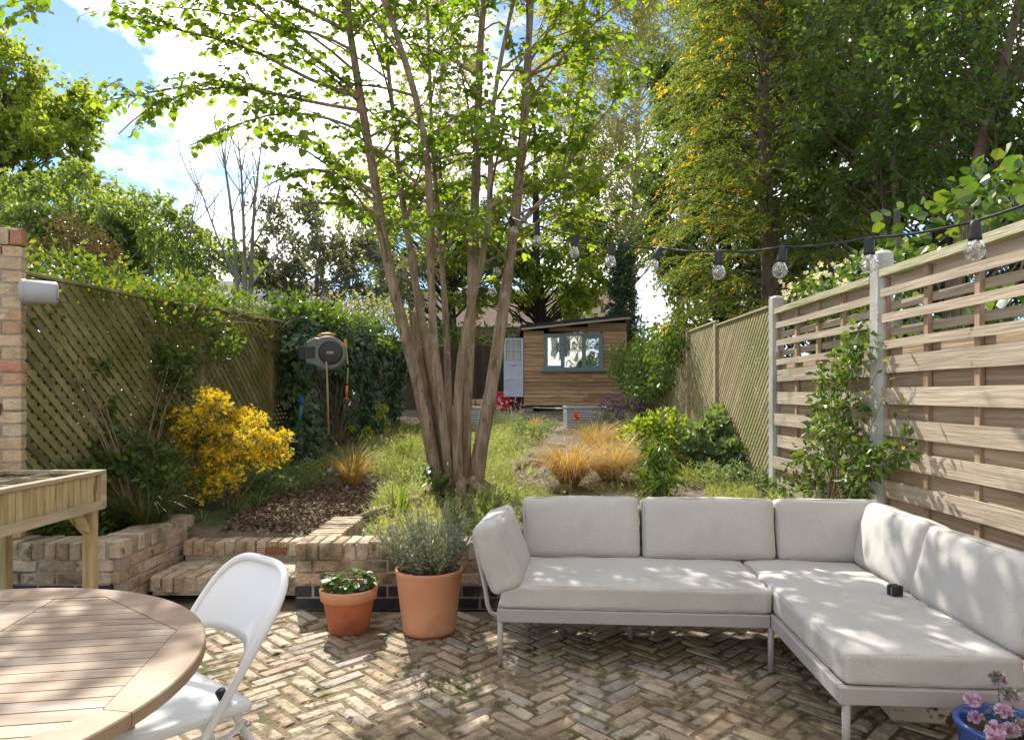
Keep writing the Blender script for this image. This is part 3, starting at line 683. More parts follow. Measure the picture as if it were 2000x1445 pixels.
# ------------------------------------------------------------------ houses beyond the garden
def house(label, cx, cy, w_, d_, zg, ze, zr_, wallm, roofm, axis='x', chim=None, rows=12, wins=()):
    e = thing('house', label, 'house', (cx, cy, zg)); MB().box((cx, cy, (zg+ze)/2), (w_, d_, ze-zg)).put('wall', MT[wallm], e)
    rb = MB(); hw, hd = w_/2+0.25, d_/2+0.25
    rb.add([(cx-hw, cy-hd, ze), (cx+hw, cy-hd, ze), (cx+hw, cy, zr_), (cx-hw, cy, zr_), (cx+hw, cy+hd, ze), (cx-hw, cy+hd, ze)], [(0, 1, 2, 3), (3, 2, 4, 5), (0, 3, 5), (1, 4, 2), (0, 5, 4, 1)])
    r = rb.put('roof', MT[roofm], e); sl = math.hypot(hd, zr_-ze)
    for k in range(rows):
        t = (k+0.5)/rows; yy = cy-hd+hd*t; zz = ze+(zr_-ze)*t
        MB().beam((cx-hw, yy, zz+0.02), (cx+hw, yy, zz+0.02), sl/rows*1.05, 0.03, (0, -(zr_-ze)-0.10*sl, hd)).put('tile_course', MT[roofm], r)
    for (x_, z_, ww, wh) in wins:
        f = MB().box((x_, cy-d_/2-0.02, z_), (ww, 0.06, wh)).put('window', MT['frame_white'], e); MB().box((x_, cy-d_/2-0.05, z_), (ww-0.14, 0.02, wh-0.14)).put('pane', MT['window_glass'], f)
    if chim:
        for (x_, h_) in chim:
            cst = MB().box((x_, cy, (ze+h_)/2), (0.8, 0.6, h_-ze), None, 0.02).put('chimney', MT['stock_brick'], r)
            for o in (-.2, .2): MB().lathe([(0.10, h_), (0.09, h_+0.35)], 10, None, (x_+o, cy, 0)).put('chimney_pot', MT['terracotta_vent'], cst)
    return e
p_ = pix(560, 590, 34); house('far slate roofed house with a chimney left of the tree', p_.x-2.4, 37, 6.6, 6, 0.8, p_.z-0.6, pix(0, 551, 37).z, 'stock_brick', 'slate', chim=[(pix(537, 0, 37).x, pix(0, 528, 37).z)], rows=9)
p_ = pix(1110, 640, 30); house('far house with brown tiled roof behind the shed', p_.x-2.2, 33, 9.6, 6, 0.8, p_.z, pix(0, 568, 33).z, 'stock_brick', 'roof_tile', rows=14)
# the house behind the camera, seen only as a reflection in the shed window
hb = thing('own_house', 'white rendered rear of the house mirrored in the shed window', 'house', (0.3, -1.8, 0))
MB().box((0.3, -2.8, 2.8), (8.4, 2.0, 5.7)).put('wall', MT['render_white'], hb)
MB().add([(-4.2, -1.5, 5.65), (4.8, -1.5, 5.65), (4.8, -4.6, 8.2), (-4.2, -4.6, 8.2)], [(0, 1, 2, 3)]).put('roof', MT['slate'], hb)
for (x_, z_, ww, wh) in ((-2.2, 4.0, 1.2, 1.4), (0.4, 4.0, 1.2, 1.4), (2.8, 4.0, 1.2, 1.4), (0.3, 1.15, 3.4, 2.2)):
    f = MB().box((x_, -1.79, z_), (ww, 0.06, wh)).put('window', MT['frame_white'], hb); MB().box((x_, -1.755, z_), (ww-0.14, 0.02, wh-0.14)).put('pane', MT['blue_brick'], f)
# ------------------------------------------------------------------ furniture materials
mat('sofa_fabric', [(0.44, 0.42, 0.388), (0.47, 0.45, 0.418), (0.495, 0.475, 0.443)], 5, 0.95, 0.5, 6, spec=0.1, spots=[((0.36, 0.335, 0.305), 2.6, 0.60, 0.74), ((0.415, 0.392, 0.357), 190, 0.45, 0.65)])
mat('powder_coat', [(0.34, 0.315, 0.295), (0.37, 0.345, 0.325)], 6, 0.55, 0.05, 90)
mat('teak', [(0.225, 0.14, 0.083), (0.30, 0.208, 0.136), (0.355, 0.265, 0.188)], 3.0, 0.6, 0.12, 8, stretch=(1.2, 14, 6), rnd=0.13, rotz=R(-9.5), spots=[((0.335, 0.28, 0.23), 1.0, 0.52, 0.68)])
mat('teak_edge', [(0.36, 0.18, 0.075), (0.46, 0.25, 0.12)], 4, 0.6, 0.1)
mat('teak_ring', [(0.235, 0.15, 0.09), (0.295, 0.20, 0.13), (0.335, 0.24, 0.165)], 4, 0.6, 0.12, 10, stretch=(3, 3, 3), rnd=0.08)
mat('white_enamel', [(0.66, 0.655, 0.63), (0.70, 0.695, 0.67)], 5, 0.38, 0.04, 60, spec=0.45, spots=[((0.42, 0.26, 0.14), 26, 0.735, 0.76)])
mat('black_rubber', [(0.015, 0.015, 0.017), (0.03, 0.03, 0.033)], 8, 0.5)
mat('steel', [(0.45, 0.45, 0.45), (0.55, 0.55, 0.55)], 8, 0.35, metal=0.8)
mat('terracotta_dark', [(0.36, 0.105, 0.045), (0.44, 0.145, 0.065)], 5, 0.85, 0.2, 60, spots=[((0.24, 0.065, 0.03), 3, 0.52, 0.68), ((0.50, 0.36, 0.27), 7, 0.62, 0.76), ((0.13, 0.075, 0.045), 16, 0.66, 0.74)])
mat('terracotta_light', [(0.50, 0.225, 0.115), (0.58, 0.275, 0.15), (0.61, 0.31, 0.18)], 3, 0.85, 0.15, 60, spots=[((0.44, 0.20, 0.10), 4, 0.56, 0.72), ((0.62, 0.42, 0.30), 5.5, 0.60, 0.78), ((0.30, 0.16, 0.09), 22, 0.70, 0.77)])
mat('pot_soil', [(0.03, 0.022, 0.015), (0.07, 0.05, 0.035)], 30, 0.95, 1.0, 80)
mat('trough_wood', [(0.30, 0.22, 0.095), (0.40, 0.30, 0.15), (0.47, 0.37, 0.21)], 3, 0.85, 0.3, 8, stretch=(12, 12, 1.5), rnd=0.12, spots=[((0.15, 0.095, 0.04), 2.2, 0.58, 0.72)])
mat('trough_rim', [(0.30, 0.235, 0.15), (0.42, 0.34, 0.23)], 3, 0.85, 0.3, 8, stretch=(10, 1.5, 10), rnd=0.1)
mat('black_liner', [(0.012, 0.012, 0.013), (0.03, 0.028, 0.026)], 8, 0.6)
mat('grey_plastic', [(0.30, 0.305, 0.30), (0.36, 0.365, 0.36)], 5, 0.5)
mat('reel_grey', [(0.16, 0.17, 0.16), (0.20, 0.21, 0.20)], 5, 0.55)
mat('reel_dark', [(0.035, 0.037, 0.037), (0.055, 0.057, 0.056)], 5, 0.5)
mat('hose_yellow', [(0.34, 0.28, 0.15), (0.44, 0.37, 0.21)], 5, 0.6)
mat('orange_plastic', [(0.62, 0.22, 0.02), (0.68, 0.28, 0.03)], 5, 0.4)
mat('cream_plate', [(0.62, 0.50, 0.30), (0.66, 0.54, 0.34)], 5, 0.5)
mat('tap_blue', [(0.02, 0.06, 0.30), (0.03, 0.10, 0.34)], 5, 0.5)
mat('tap_teal', [(0.03, 0.16, 0.20), (0.05, 0.20, 0.24)], 5, 0.5)
mat('blue_glaze', [(0.02, 0.055, 0.21), (0.03, 0.085, 0.30)], 4, 0.14, 0.05, spec=0.6)
mat('rust_cream', [(0.42, 0.35, 0.255), (0.50, 0.42, 0.31)], 6, 0.7, 0.3, 40, spots=[((0.09, 0.035, 0.015), 13, 0.60, 0.64)])
mat('label_white', [(0.75, 0.75, 0.75), (0.8, 0.8, 0.8)], 4, 0.5)
gm = bpy.data.materials.new('bulb_glass'); gm.use_nodes = True; t = gm.node_tree; t.nodes.remove(t.nodes['Principled BSDF'])
tr = N(t, 'ShaderNodeBsdfTransparent'); tr.inputs[0].default_value = (0.93, 0.94, 0.94, 1); go = N(t, 'ShaderNodeBsdfGlossy'); go.inputs['Roughness'].default_value = 0.03
lw = N(t, 'ShaderNodeLayerWeight'); lw.inputs['Blend'].default_value = 0.45; mx = N(t, 'ShaderNodeMixShader')
rr = ramp(t, [(0.0, 0.10), (1.0, 0.85)], lw.outputs['Facing']); t.links.new(rr.outputs[0], mx.inputs[0]); t.links.new(tr.outputs[0], mx.inputs[1]); t.links.new(go.outputs[0], mx.inputs[2])
t.links.new(mx.outputs[0], t.nodes['Material Output'].inputs[0]); MT['bulb_glass'] = gm
from mathutils import noise as mnoise

def cushion_mesh(w, d, h, r=0.045, puff=0.02, n=14, seed=0, wr=0.004, thin=2):
    """soft block: rounded edges, the two large faces bulge, slight creases"""
    hs = np.array([w/2, d/2, h/2]); key = {}; V = []; Fq = []
    s = np.linspace(-1, 1, n+1); s = np.sign(s)*(np.abs(s)**0.72)
    def vid(p):
        k = tuple(np.round(p, 4))
        if k not in key:
            q = np.array(p)*hs; inner = np.clip(q, -(hs-r), hs-r); dv = q-inner; L = np.linalg.norm(dv)
            o = inner+dv/L*r if L > 1e-9 else q
            a, b = [i for i in range(3) if i != thin]
            bul = (1-p[a]**2)*(1-p[b]**2)
            o[thin] += np.sign(p[thin])*puff*bul**0.6*abs(p[thin])
            v = Vector(o)*6+Vector((seed*3.7, seed, 0)); o = o+np.array(mnoise.noise_vector(v))*wr+np.array(mnoise.noise_vector(v*3.1))*wr*0.4
            key[k] = len(V); V.append(tuple(o))
        return key[k]
    for ax in range(3):
        a, b = (ax+1) % 3, (ax+2) % 3
        for sg in (-1, 1):
            for i in range(n):
                for j in range(n):
                    q = []
                    for (ii, jj) in ((i, j), (i+1, j), (i+1, j+1), (i, j+1)):
                        p = [0, 0, 0]; p[ax] = sg; p[a] = s[ii]; p[b] = s[jj]; q.append(vid(p))
                    Fq.append(q if sg > 0 else q[::-1])
    b = MB(); b.v = V; b.f = [tuple(q) for q in Fq]; b.sm = [True]*len(Fq); return b
def cushion(parent, name, w, d, h, loc, rot, seed=0, thin=2, **kw):
    b = cushion_mesh(w, d, h, seed=seed, thin=thin, **kw); o = put(name, b.mesh(name, MT['sofa_fabric']), parent, loc, rot)
    r = kw.get('r', 0.045); a_, b_ = [i for i in range(3) if i != thin]; hs = [w/2, d/2, h/2]
    for sg in (-1, 1):
        pts = []
        for k in range(28):
            t = 2*math.pi*k/28; c, s_ = math.cos(t), math.sin(t); p = [0, 0, 0]
            p[a_] = math.copysign(abs(c)**0.22, c)*(hs[a_]-0.010); p[b_] = math.copysign(abs(s_)**0.22, s_)*(hs[b_]-0.010); p[thin] = sg*(hs[thin]-r*0.30); pts.append(p)
        m = MB().tube(pts, 0.0042, 5, closed=True); put('piping', m.mesh('piping', MT['sofa_fabric']), o)
    return o
# ------------------------------------------------------------------ corner sofa
A_ = onz(977, 1297, 0); B_ = onz(1514, 1312, 0); ang = math.atan2(B_.y-A_.y, B_.x-A_.x)
so = thing('corner_sofa', 'pale grey outdoor corner sofa with loose cushions on a metal frame', 'sofa', (A_.x, A_.y, 0), ang)
Z0, Z1, ZS = 0.208, 0.268, 0.385
def rail(b, a, c, w=0.03, t=0.06): return b.beam(a, c, w, t, (0, 0, 1), 0.003)
f = MB(); zc = (Z0+Z1)/2; LX, RX, FYc, BY = 1.285, 1.90, -0.785, 0.64
rail(f, (-0.015, 0.0, zc), (LX-0.018, 0.0, zc)); rail(f, (0, 0.016, zc), (0, BY-0.016, zc)); rail(f, (-0.015, BY, zc), (RX+0.015, BY, zc))
rail(f, (LX, FYc+0.016, zc), (LX, BY-0.016, zc)); rail(f, (LX-0.015, FYc, zc), (RX+0.015, FYc, zc)); rail(f, (RX, FYc+0.016, zc), (RX, BY-0.016, zc))
f.put('frame', MT['powder_coat'], so, world=False)
sb = MB(); k = 0.05
while k < BY-0.03: sb.box((0.63, k, Z1-0.012), (1.24, 0.03, 0.01)); k += 0.07
k = FYc+0.05
while k < BY-0.03: sb.box((1.593, k, Z1-0.012), (0.58, 0.03, 0.01)); k += 0.07
sb.put('seat_slats', MT['powder_coat'], so, world=False)
for (x, y) in ((0.0, 0.0), (0.66, 0.40), (LX-0.012, 0.0), (LX+0.012, FYc), (RX-0.012, FYc), (RX-0.012, BY), (0.0, BY), (RX-0.012, -0.05)):
    put('leg', MB().tube([(0, 0, 0), (0, 0, Z0)], [0.0125, 0.0145], 10).mesh('leg', MT['powder_coat']), so, (x, y, 0))
def hoop(pts, name): MB().tube(pts, 0.011, 8).put(name, MT['powder_coat'], so, world=False)
for y in (0.06, 0.50): hoop([(0.0, y, 0.222), (-0.03, y, 0.218), (-0.055, y, 0.235), (-0.068, y, 0.27), (-0.078, y, 0.34), (-0.135, y, 0.60)], 'arm_support')
hoop([(-0.135, 0.05, 0.60), (-0.135, 0.52, 0.60)], 'arm_rail')
for x in (0.12, 0.70, 1.28, 1.82): hoop([(x, BY, 0.222), (x, BY+0.04, 0.222), (x, BY+0.065, 0.26), (x, BY+0.085, 0.36), (x, BY+0.15, 0.60)], 'back_support')
hoop([(0.10, BY+0.15, 0.60), (1.86, BY+0.15, 0.60)], 'back_rail')
for y in (-0.70, -0.1, 0.5): hoop([(RX, y, 0.222), (RX+0.04, y, 0.222), (RX+0.065, y, 0.26), (RX+0.085, y, 0.36), (RX+0.15, y, 0.60)], 'side_support')
hoop([(RX+0.15, -0.72, 0.60), (RX+0.15, 0.55, 0.60)], 'side_rail')
def cu(lab, *a, **k):
    c = cushion(so, 'cushion', *a, **k); c['label'] = lab; return c
hS = ZS-Z1; zS = Z1+hS/2
cu('long seat cushion', 1.285, 0.65, hS+0.005, (0.640, 0.318, zS), (0, 0, 0), seed=1, r=0.026, puff=0.012, n=26, wr=0.006)
cu('chaise seat cushion', 0.62, 1.42, hS+0.005, (1.598, -0.075, zS), (0, 0, 0), seed=2, r=0.026, puff=0.014, n=26, wr=0.006)
lean = R(-13)
for k, (xa, xb) in enumerate(((0.075, 0.735), (0.745, 1.475), (1.485, 2.06))):
    cu('back cushion', xb-xa, 0.155, 0.345, ((xa+xb)/2, 0.655, ZS+0.155), (lean, U(-.02, .02), U(-.02, .02)), seed=4+k, thin=1, puff=0.022, r=0.036, wr=0.007)
ln2 = R(15)
cu('side back cushion', 0.155, 0.60, 0.345, (1.975, 0.255, ZS+0.155), (0, ln2, U(-.02, .02)), seed=9, thin=0, puff=0.024, r=0.036, wr=0.007)
cu('side back cushion', 0.16, 0.72, 0.345, (1.982, -0.42, ZS+0.150), (0.0, ln2, 0.02), seed=10, thin=0, puff=0.024, r=0.036, wr=0.007)
cu('leaning arm cushion', 0.145, 0.52, 0.345, (-0.008, 0.245, ZS+0.125), (0, R(-19), R(-3)), seed=12, thin=0, puff=0.02, r=0.034, wr=0.007)
sofa_w = lambda x, y, z: Vector((A_.x+x*math.cos(ang)-y*math.sin(ang), A_.y+x*math.sin(ang)+y*math.cos(ang), z))
p = onz(1748, 1164, ZS+0.012); bx = thing('small_black_box', 'small black clip box lying on the chaise cushion', 'box', (p.x, p.y, ZS+0.012), 0.25)
for k in (-1, 1): put('shell', MB().box((0, k*0.0135, 0.026), (0.05, 0.022, 0.05), None, 0.005).mesh('shell', MT['black_rubber']), bx)
put('hinge', MB().box((0.0, 0, 0.026), (0.04, 0.007, 0.03)).mesh('hinge', MT['steel']), bx)

# ------------------------------------------------------------------ round teak table
TC = Vector((-1.311, 1.328, 0)); TR = 0.653; PRD = 0.594; ZT = 0.74; TH = 0.026; th0 = R(9.5)
tb = thing('round_table', 'round slatted teak garden table in the left foreground', 'table', (TC.x, TC.y, 0))
u_ = Vector((math.cos(th0), math.sin(th0), 0)); v_ = Vector((-math.sin(th0), math.cos(th0), 0))
va = [R(a) for a in (72, 30, -11, -53, -108, -150, 169, 127)]
poly = [Vector((math.cos(a)*PRD, math.sin(a)*PRD, 0)) for a in va]
g_ = 0.0016
for i in range(8):          # border: straight inside, curved outside
    a0, a1 = va[i], va[(i+1) % 8]
    if a1 > a0: a1 -= 2*math.pi
    pts = [(math.cos(a)*PRD, math.sin(a)*PRD) for a in (a1+g_, a0-g_)]
    arc = [(math.cos(a)*TR, math.sin(a)*TR) for a in np.linspace(a0-g_, a1+g_, 15)]
    pg = pts+arc
    m = MB(); m.prism(pg, ZT-TH, ZT-0.003); pg2 = pts+[(x*0.996, y*0.996) for x, y in arc]; n_ = len(pg2)
    m.add([(x, y, ZT-0.003) for x, y in pg]+[(x, y, ZT) for x, y in pg2], [tuple(range(n_, 2*n_))]+[(k_, (k_+1) % n_, n_+(k_+1) % n_, n_+k_) for k_ in range(n_)])
    put('border_segment', m.mesh('border_segment', MT['teak_ring']), tb)
inner = [(p_.dot(u_), p_.dot(v_)) for p_ in poly]; inner = [(x*0.9965, y*0.9965) for x, y in inner]
def span(v):                # extent in u of the inner polygon at a given v
    xs_ = []
    for k in range(8):
        (x0_, y0_), (x1_, y1_) = inner[k], inner[(k+1) % 8]
        if (y0_-v)*(y1_-v) <= 0 and abs(y1_-y0_) > 1e-6: xs_.append(x0_+(v-y0_)/(y1_-y0_)*(x1_-x0_))
    return (min(xs_), max(xs_)) if len(xs_) >= 2 else None
vmax = max(y for _, y in inner)
def topboard(name, quad, m='teak'):
    pg = [((u_*a+v_*b).x, (u_*a+v_*b).y) for a, b in quad]; put(name, MB().prism(pg, ZT-TH+0.004, ZT-0.001).mesh(name, MT[m]), tb)
D0, D1 = 0.0475, 0.144
def vspan(u0):
    ys_ = []
    for k in range(8):
        (x0_, y0_), (x1_, y1_) = inner[k], inner[(k+1) % 8]
        if (x0_-u0)*(x1_-u0) <= 0 and abs(x1_-x0_) > 1e-6: ys_.append(y0_+(u0-x0_)/(x1_-x0_)*(y1_-y0_))
    return min(ys_), max(ys_)
for sg in (-1, 1):
    a, b = sorted((sg*D0, sg*D1)); l0, h0 = vspan(a); l1, h1 = vspan(b)
    topboard('cross_board', [(a, l0), (b, l1), (b, h1), (a, h0)])
v = -vmax+0.002; pit = 0.0468
while v < vmax-0.004:
    va_, vb_ = v, min(v+pit-0.004, vmax-0.003); s0, s1 = span(va_), span(vb_)
    if s0 and s1:
        e0, e1 = s0[1], s1[1]; kn = [p_ for p_ in inner if va_ < p_[1] < vb_]
        if min(e0, e1) > D1+0.01:
            k_ = [(p_[0], p_[1]) for p_ in kn if p_[0] > D1]; topboard('slat', [(D1+0.003, va_), (e0, va_)]+k_+[(e1, vb_), (D1+0.003, vb_)])
        f0, f1 = s0[0], s1[0]
        if max(f0, f1) < -D1-0.01:
            k_ = [(p_[0], p_[1]) for p_ in kn if p_[0] < -D1]; topboard('slat', [(f0, va_), (-D1-0.003, va_), (-D1-0.003, vb_), (f1, vb_)]+k_)
        if s0[0] < -D0 and s0[1] > D0 and s1[0] < -D0 and s1[1] > D0: topboard('slat', [(-D0+0.003, va_), (D0-0.003, va_), (D0-0.003, vb_), (-D0+0.003, vb_)])
    v += pit
ap = MB(); n_ = 48
for (r0, r1, z0_, z1_) in ((0.50, 0.522, ZT-0.085, ZT-TH-0.001),):
    ap.lathe([(r1, z0_), (r1, z1_), (r0, z1_), (r0, z0_), (r1, z0_)], 48)
put('apron', ap.mesh('apron', MT['teak_edge']), tb)
for a in (45, 135, 225, 315):
    q = Vector((math.cos(R(a)+th0), math.sin(R(a)+th0), 0)); put('leg', MB().beam(q*0.50+Vector((0, 0, ZT-TH-0.002)), q*0.56, 0.055, 0.055, (q.y, -q.x, 0), 0.004).mesh('leg', MT['teak_edge']), tb)
put('brace', MB().beam(-u_*0.5+Vector((0, 0, ZT-0.07)), u_*0.5+Vector((0, 0, ZT-0.07)), 0.05, 0.045).mesh('brace', MT['teak_edge']), tb)

# ------------------------------------------------------------------ folding chair
CM = Vector((-0.885, 2.05, 0)); cf = Vector((-0.63, -0.777, 0)).normalized(); cl = Vector((-cf.y, cf.x, 0)); 
chr_ = thing('folding_chair', 'white metal folding chair pushed up to the teak table', 'chair', (CM.x, CM.y, 0))
cl = cl if cl.x > 0 else -cl
def cp(l, f_, z): return CM+cl*l+cf*f_+Vector((0, 0, z))
HWc = 0.195
def fline(z): return 0.42-0.53*z/0.72            # how far forward the frame tube is at height z
pts = [cp(HWc, fline(z), z) for z in (0.012, 0.2, 0.4, 0.54, 0.625)]
for k in range(1, 24):
    s_ = math.cos(math.pi*k/24); s_ = math.copysign(abs(s_)**0.7, s_); z = 0.625+0.152*(max(0, 1-abs(s_)**3.6))**0.42; pts.append(cp(HWc*s_, fline(z), z))
pts += [cp(-HWc, fline(z), z) for z in (0.625, 0.54, 0.4, 0.2, 0.012)]
MB().tube(pts, 0.0125, 10).put('frame_tube', MT['white_enamel'], chr_)
bk = MB(); vs = []; fs = []; na, nb_ = 20, 9
for i in range(na+1):
    s_ = -1+2*i/na; zt_ = 0.625+0.147*(max(0, 1-abs(s_*0.985)**3.6))**0.42; zb_ = 0.575-0.10*abs(s_)**6
    for j in range(nb_+1):
        z = lerp(zb_, zt_, j/nb_); bulge = -0.035*(1-s_*s_); vs.append(cp(HWc*s_*0.985, fline(z)+bulge*(0.4+0.6*(1-j/nb_))+0.003, z))
for i in range(na):
    for j in range(nb_): a = i*(nb_+1)+j; fs.append((a, a+1, a+nb_+2, a+nb_+1))
o_ = len(vs); vs2 = [v_q-cf*0.006 for v_q in vs]
bk.add(vs+vs2, fs+[tuple(i+o_ for i in q[::-1]) for q in fs]+[(i*(nb_+1), (i+1)*(nb_+1), (i+1)*(nb_+1)+o_, i*(nb_+1)+o_) for i in range(na)], True)
bk.put('backrest', MT['white_enamel'], chr_)
rpts = [cp(0.165, 0.085, 0.475), cp(0.165, 0.05, 0.40), cp(0.165, -0.15, 0.012)]
for sg in (1, -1):
    MB().tube([cp(sg*0.172, 0.075, 0.47), cp(sg*0.172, 0.035, 0.40), cp(sg*0.172, -0.155, 0.012)], 0.0115, 8).put('rear_leg', MT['white_enamel'], chr_)
    MB().tube([cp(sg*0.172, 0.083, 0.486), cp(sg*0.172, 0.068, 0.455)], 0.0135, 8).put('rubber_cap', MT['black_rubber'], chr_)
    MB().beam(cp(sg*0.205, 0.23, 0.29), cp(sg*0.19, 0.015, 0.385), 0.004, 0.02, cl).put('strut', MT['white_enamel'], chr_)
    for (f_, z) in ((0.225, 0.292), (0.02, 0.382), (-0.02, 0.30)): MB().lathe([(0.0, 0.005), (0.006, 0.004), (0.0085, 0.0), (0.0085, -0.006)], 10, (cl*sg).to_track_quat('Z', 'Y').to_matrix(), cp(sg*0.209, f_, z)).put('rivet', MT['steel'], chr_)
MB().tube([cp(0.172, -0.125, 0.07), cp(-0.172, -0.125, 0.07)], 0.009, 8).put('stretcher', MT['white_enamel'], chr_)
MB().tube([cp(0.195, 0.36, 0.08), cp(-0.195, 0.36, 0.08)], 0.009, 8).put('stretcher', MT['white_enamel'], chr_)
sm_ = cushion_mesh(0.365, 0.385, 0.036, r=0.014, puff=-0.004, n=14, wr=0.0)
mm = Matrix((cl, cf, Vector((0, 0, 1)))).transposed()
sm_.v = [tuple(cp(0, 0.19, 0.425)+mm @ Vector((v_q[0]*(1-0.10*(v_q[1]/0.19)), v_q[1], v_q[2]))) for v_q in sm_.v]
if (cl.cross(cf)).z < 0: sm_.f = [q[::-1] for q in sm_.f]
sm_.put('seat', MT['white_enamel'], chr_)

# ------------------------------------------------------------------ wooden trough on legs
tx0, tx1, ty0, ty1, tz0, tz1 = -2.90, -2.355, 2.75, 3.90, 0.67, 0.845
tg = thing('wooden_trough', 'raised wooden planting trough on legs at the left edge', 'planter', ((tx0+tx1)/2, (ty0+ty1)/2, 0))
k = ty0
while k < ty1-0.01: MB().box((tx1, k+0.0235, (tz0+tz1)/2), (0.016, 0.045, tz1-tz0), None, 0.002).put('board', MT['trough_wood'], tg); MB().box((tx0, k+0.0235, (tz0+tz1)/2), (0.016, 0.045, tz1-tz0), None, 0.002).put('board', MT['trough_wood'], tg); k += 0.048
k = tx0+0.01
while k < tx1-0.03: MB().box((k+0.0235, ty1, (tz0+tz1)/2), (0.045, 0.016, tz1-tz0), None, 0.002).put('board', MT['trough_wood'], tg); MB().box((k+0.0235, ty0, (tz0+tz1)/2), (0.045, 0.016, tz1-tz0), None, 0.002).put('board', MT['trough_wood'], tg); k += 0.048
rim = MB()
for (a, b) in (((tx1, ty0-.02, 0), (tx1, ty1+.03, 0)), ((tx0, ty0-.02, 0), (tx0, ty1+.03, 0)), ((tx0+.02, ty1, .0), (tx1-.02, ty1, .0)), ((tx0+.02, ty0, .0), (tx1-.02, ty0, .0))):
    rim.beam(Vector(a)+Vector((0, 0, tz1+0.011)), Vector(b)+Vector((0, 0, tz1+0.011)), 0.045, 0.024, (0, 0, 1), 0.003)
rim.put('rim', MT['trough_rim'], tg)
MB().beam((tx1+0.014, ty0, tz0+0.0), (tx1+0.014, ty1+0.016, tz0+0.0), 0.016, 0.05, (0, 0, 1), 0.002).put('lower_rail', MT['trough_rim'], tg)
MB().beam((tx1+0.012, ty1+0.005, tz0-0.02), (tx1+0.012, ty1+0.005, tz1), 0.05, 0.02, (1, 0, 0), 0.002).put('corner_post', MT['trough_rim'], tg)
MB().box(((tx0+tx1)/2, (ty0+ty1)/2, tz1-0.06), (tx1-tx0-0.02, ty1-ty0-0.02, 0.01)).put('liner', MT['black_liner'], tg)
for yy in (3.0, 3.32, 3.62): MB().beam((tx0+.02, yy, tz1-0.012), (tx1-.02, yy, tz1-0.012), 0.012, 0.05, (0, 0, 1)).put('divider', MT['trough_rim'], tg)
MB().beam(((tx0+tx1)/2, ty0+.02, tz1-0.014), ((tx0+tx1)/2, ty1-.02, tz1-0.014), 0.012, 0.046, (0, 0, 1)).put('divider', MT['trough_rim'], tg)
for (x, y) in ((tx1-0.03, ty1-0.04), (tx0+0.03, ty1-0.04), (tx1-0.03, ty0+0.05), (tx0+0.03, ty0+0.05)):
    MB().box((x, y, tz0/2), (0.058, 0.058, tz0), None, 0.003).put('leg', MT['trough_wood'], tg)
MB().beam((tx1-0.03, ty1-0.17, tz0-0.02), (tx1-0.03, ty1-0.05, tz0-0.15), 0.035, 0.035, (1, 0, 0), 0.002).put('brace', MT['trough_wood'], tg)
MB().beam((tx1-0.17, ty1-0.04, tz0-0.02), (tx1-0.05, ty1-0.04, tz0-0.15), 0.035, 0.035, (0, 1, 0), 0.002).put('brace', MT['trough_wood'], tg)

# ------------------------------------------------------------------ clothes line reel on the pillar
cr = pix(76, 571, 4.24); cr.x += 0.0
wl = thing('washing_line_reel', 'pale grey plastic clothes line reel fixed to the brick pillar', 'reel', tuple(cr))
mX = Vector((1, 0.55, -0.03)).to_track_quat('Z', 'Y').to_matrix()
put('drum', MB().lathe([(0, -0.098), (0.055, -0.10), (0.068, -0.095), (0.072, -0.085), (0.072, 0.085), (0.066, 0.097), (0.05, 0.10), (0.0, 0.10)], 28, mX).mesh('drum', MT['grey_plastic']), wl)
put('end_ring', MB().lathe([(0.066, -0.0965), (0.0745, -0.09), (0.0745, -0.07), (0.071, -0.068)], 28, mX).mesh('end_ring', MT['grey_plastic']), wl)
put('hook', MB().tube([(0.085, 0.02, 0.0), (0.098, 0.015, 0.004), (0.105, 0.01, -0.012), (0.10, 0.008, -0.03), (0.112, 0.008, -0.045)], 0.0045, 6).mesh('hook', MT['black_rubber']), wl)
put('bracket', MB().box((-0.09, 0.03, -0.03), (0.05, 0.06, 0.09), None, 0.006).mesh('bracket', MT['grey_plastic']), wl)

# ------------------------------------------------------------------ hose reel
hr = pix(640, 690, 7.6); he = thing('hose_reel', 'grey wall mounted hose reel with dark disc beside the ivy', 'hose reel', tuple(hr), R(8))
def disc_y(prof, c=(0, 0, 0), n=36): return MB().lathe(prof, n, Matrix.Rotation(R(90), 3, 'X'), c)
bd = MB(); o = []
out = []
for k in range(28):
    a = R(-120+k*240/27); out.append((0.195*math.cos(a)*0.98+0.01, 0.19*math.sin(a)))
out += [(-0.13, 0.17), (-0.22, 0.12), (-0.225, -0.12), (-0.15, -0.13)]
nn_ = len(out)
bd.add([(x, -0.085, z) for x, z in out]+[(x, 0.085, z) for x, z in out]+[(x*0.92, -0.105, z*0.92) for x, z in out]+[(x*0.92, 0.105, z*0.92) for x, z in out],
       [(i, (i+1) % nn_, nn_+(i+1) % nn_, nn_+i) for i in range(nn_)]+[(2*nn_+i, 2*nn_+(i+1) % nn_, (i+1) % nn_, i) for i in range(nn_)]+[(nn_+i, nn_+(i+1) % nn_, 3*nn_+(i+1) % nn_, 3*nn_+i) for i in range(nn_)]+[tuple(range(2*nn_, 3*nn_)), tuple(range(3*nn_, 4*nn_))[::-1]], False)
put('housing', bd.mesh('housing', MT['reel_grey']), he)
put('disc', disc_y([(0.0, 0.122), (0.11, 0.120), (0.122, 0.116), (0.125, 0.108), (0.125, 0.09)], (0.045, 0, 0.0)).mesh('disc', MT['reel_dark']), he)
put('disc_ring', disc_y([(0.133, 0.100), (0.131, 0.112), (0.126, 0.112), (0.124, 0.100)], (0.045, 0, 0.0)).mesh('disc_ring', MT['reel_dark']), he)
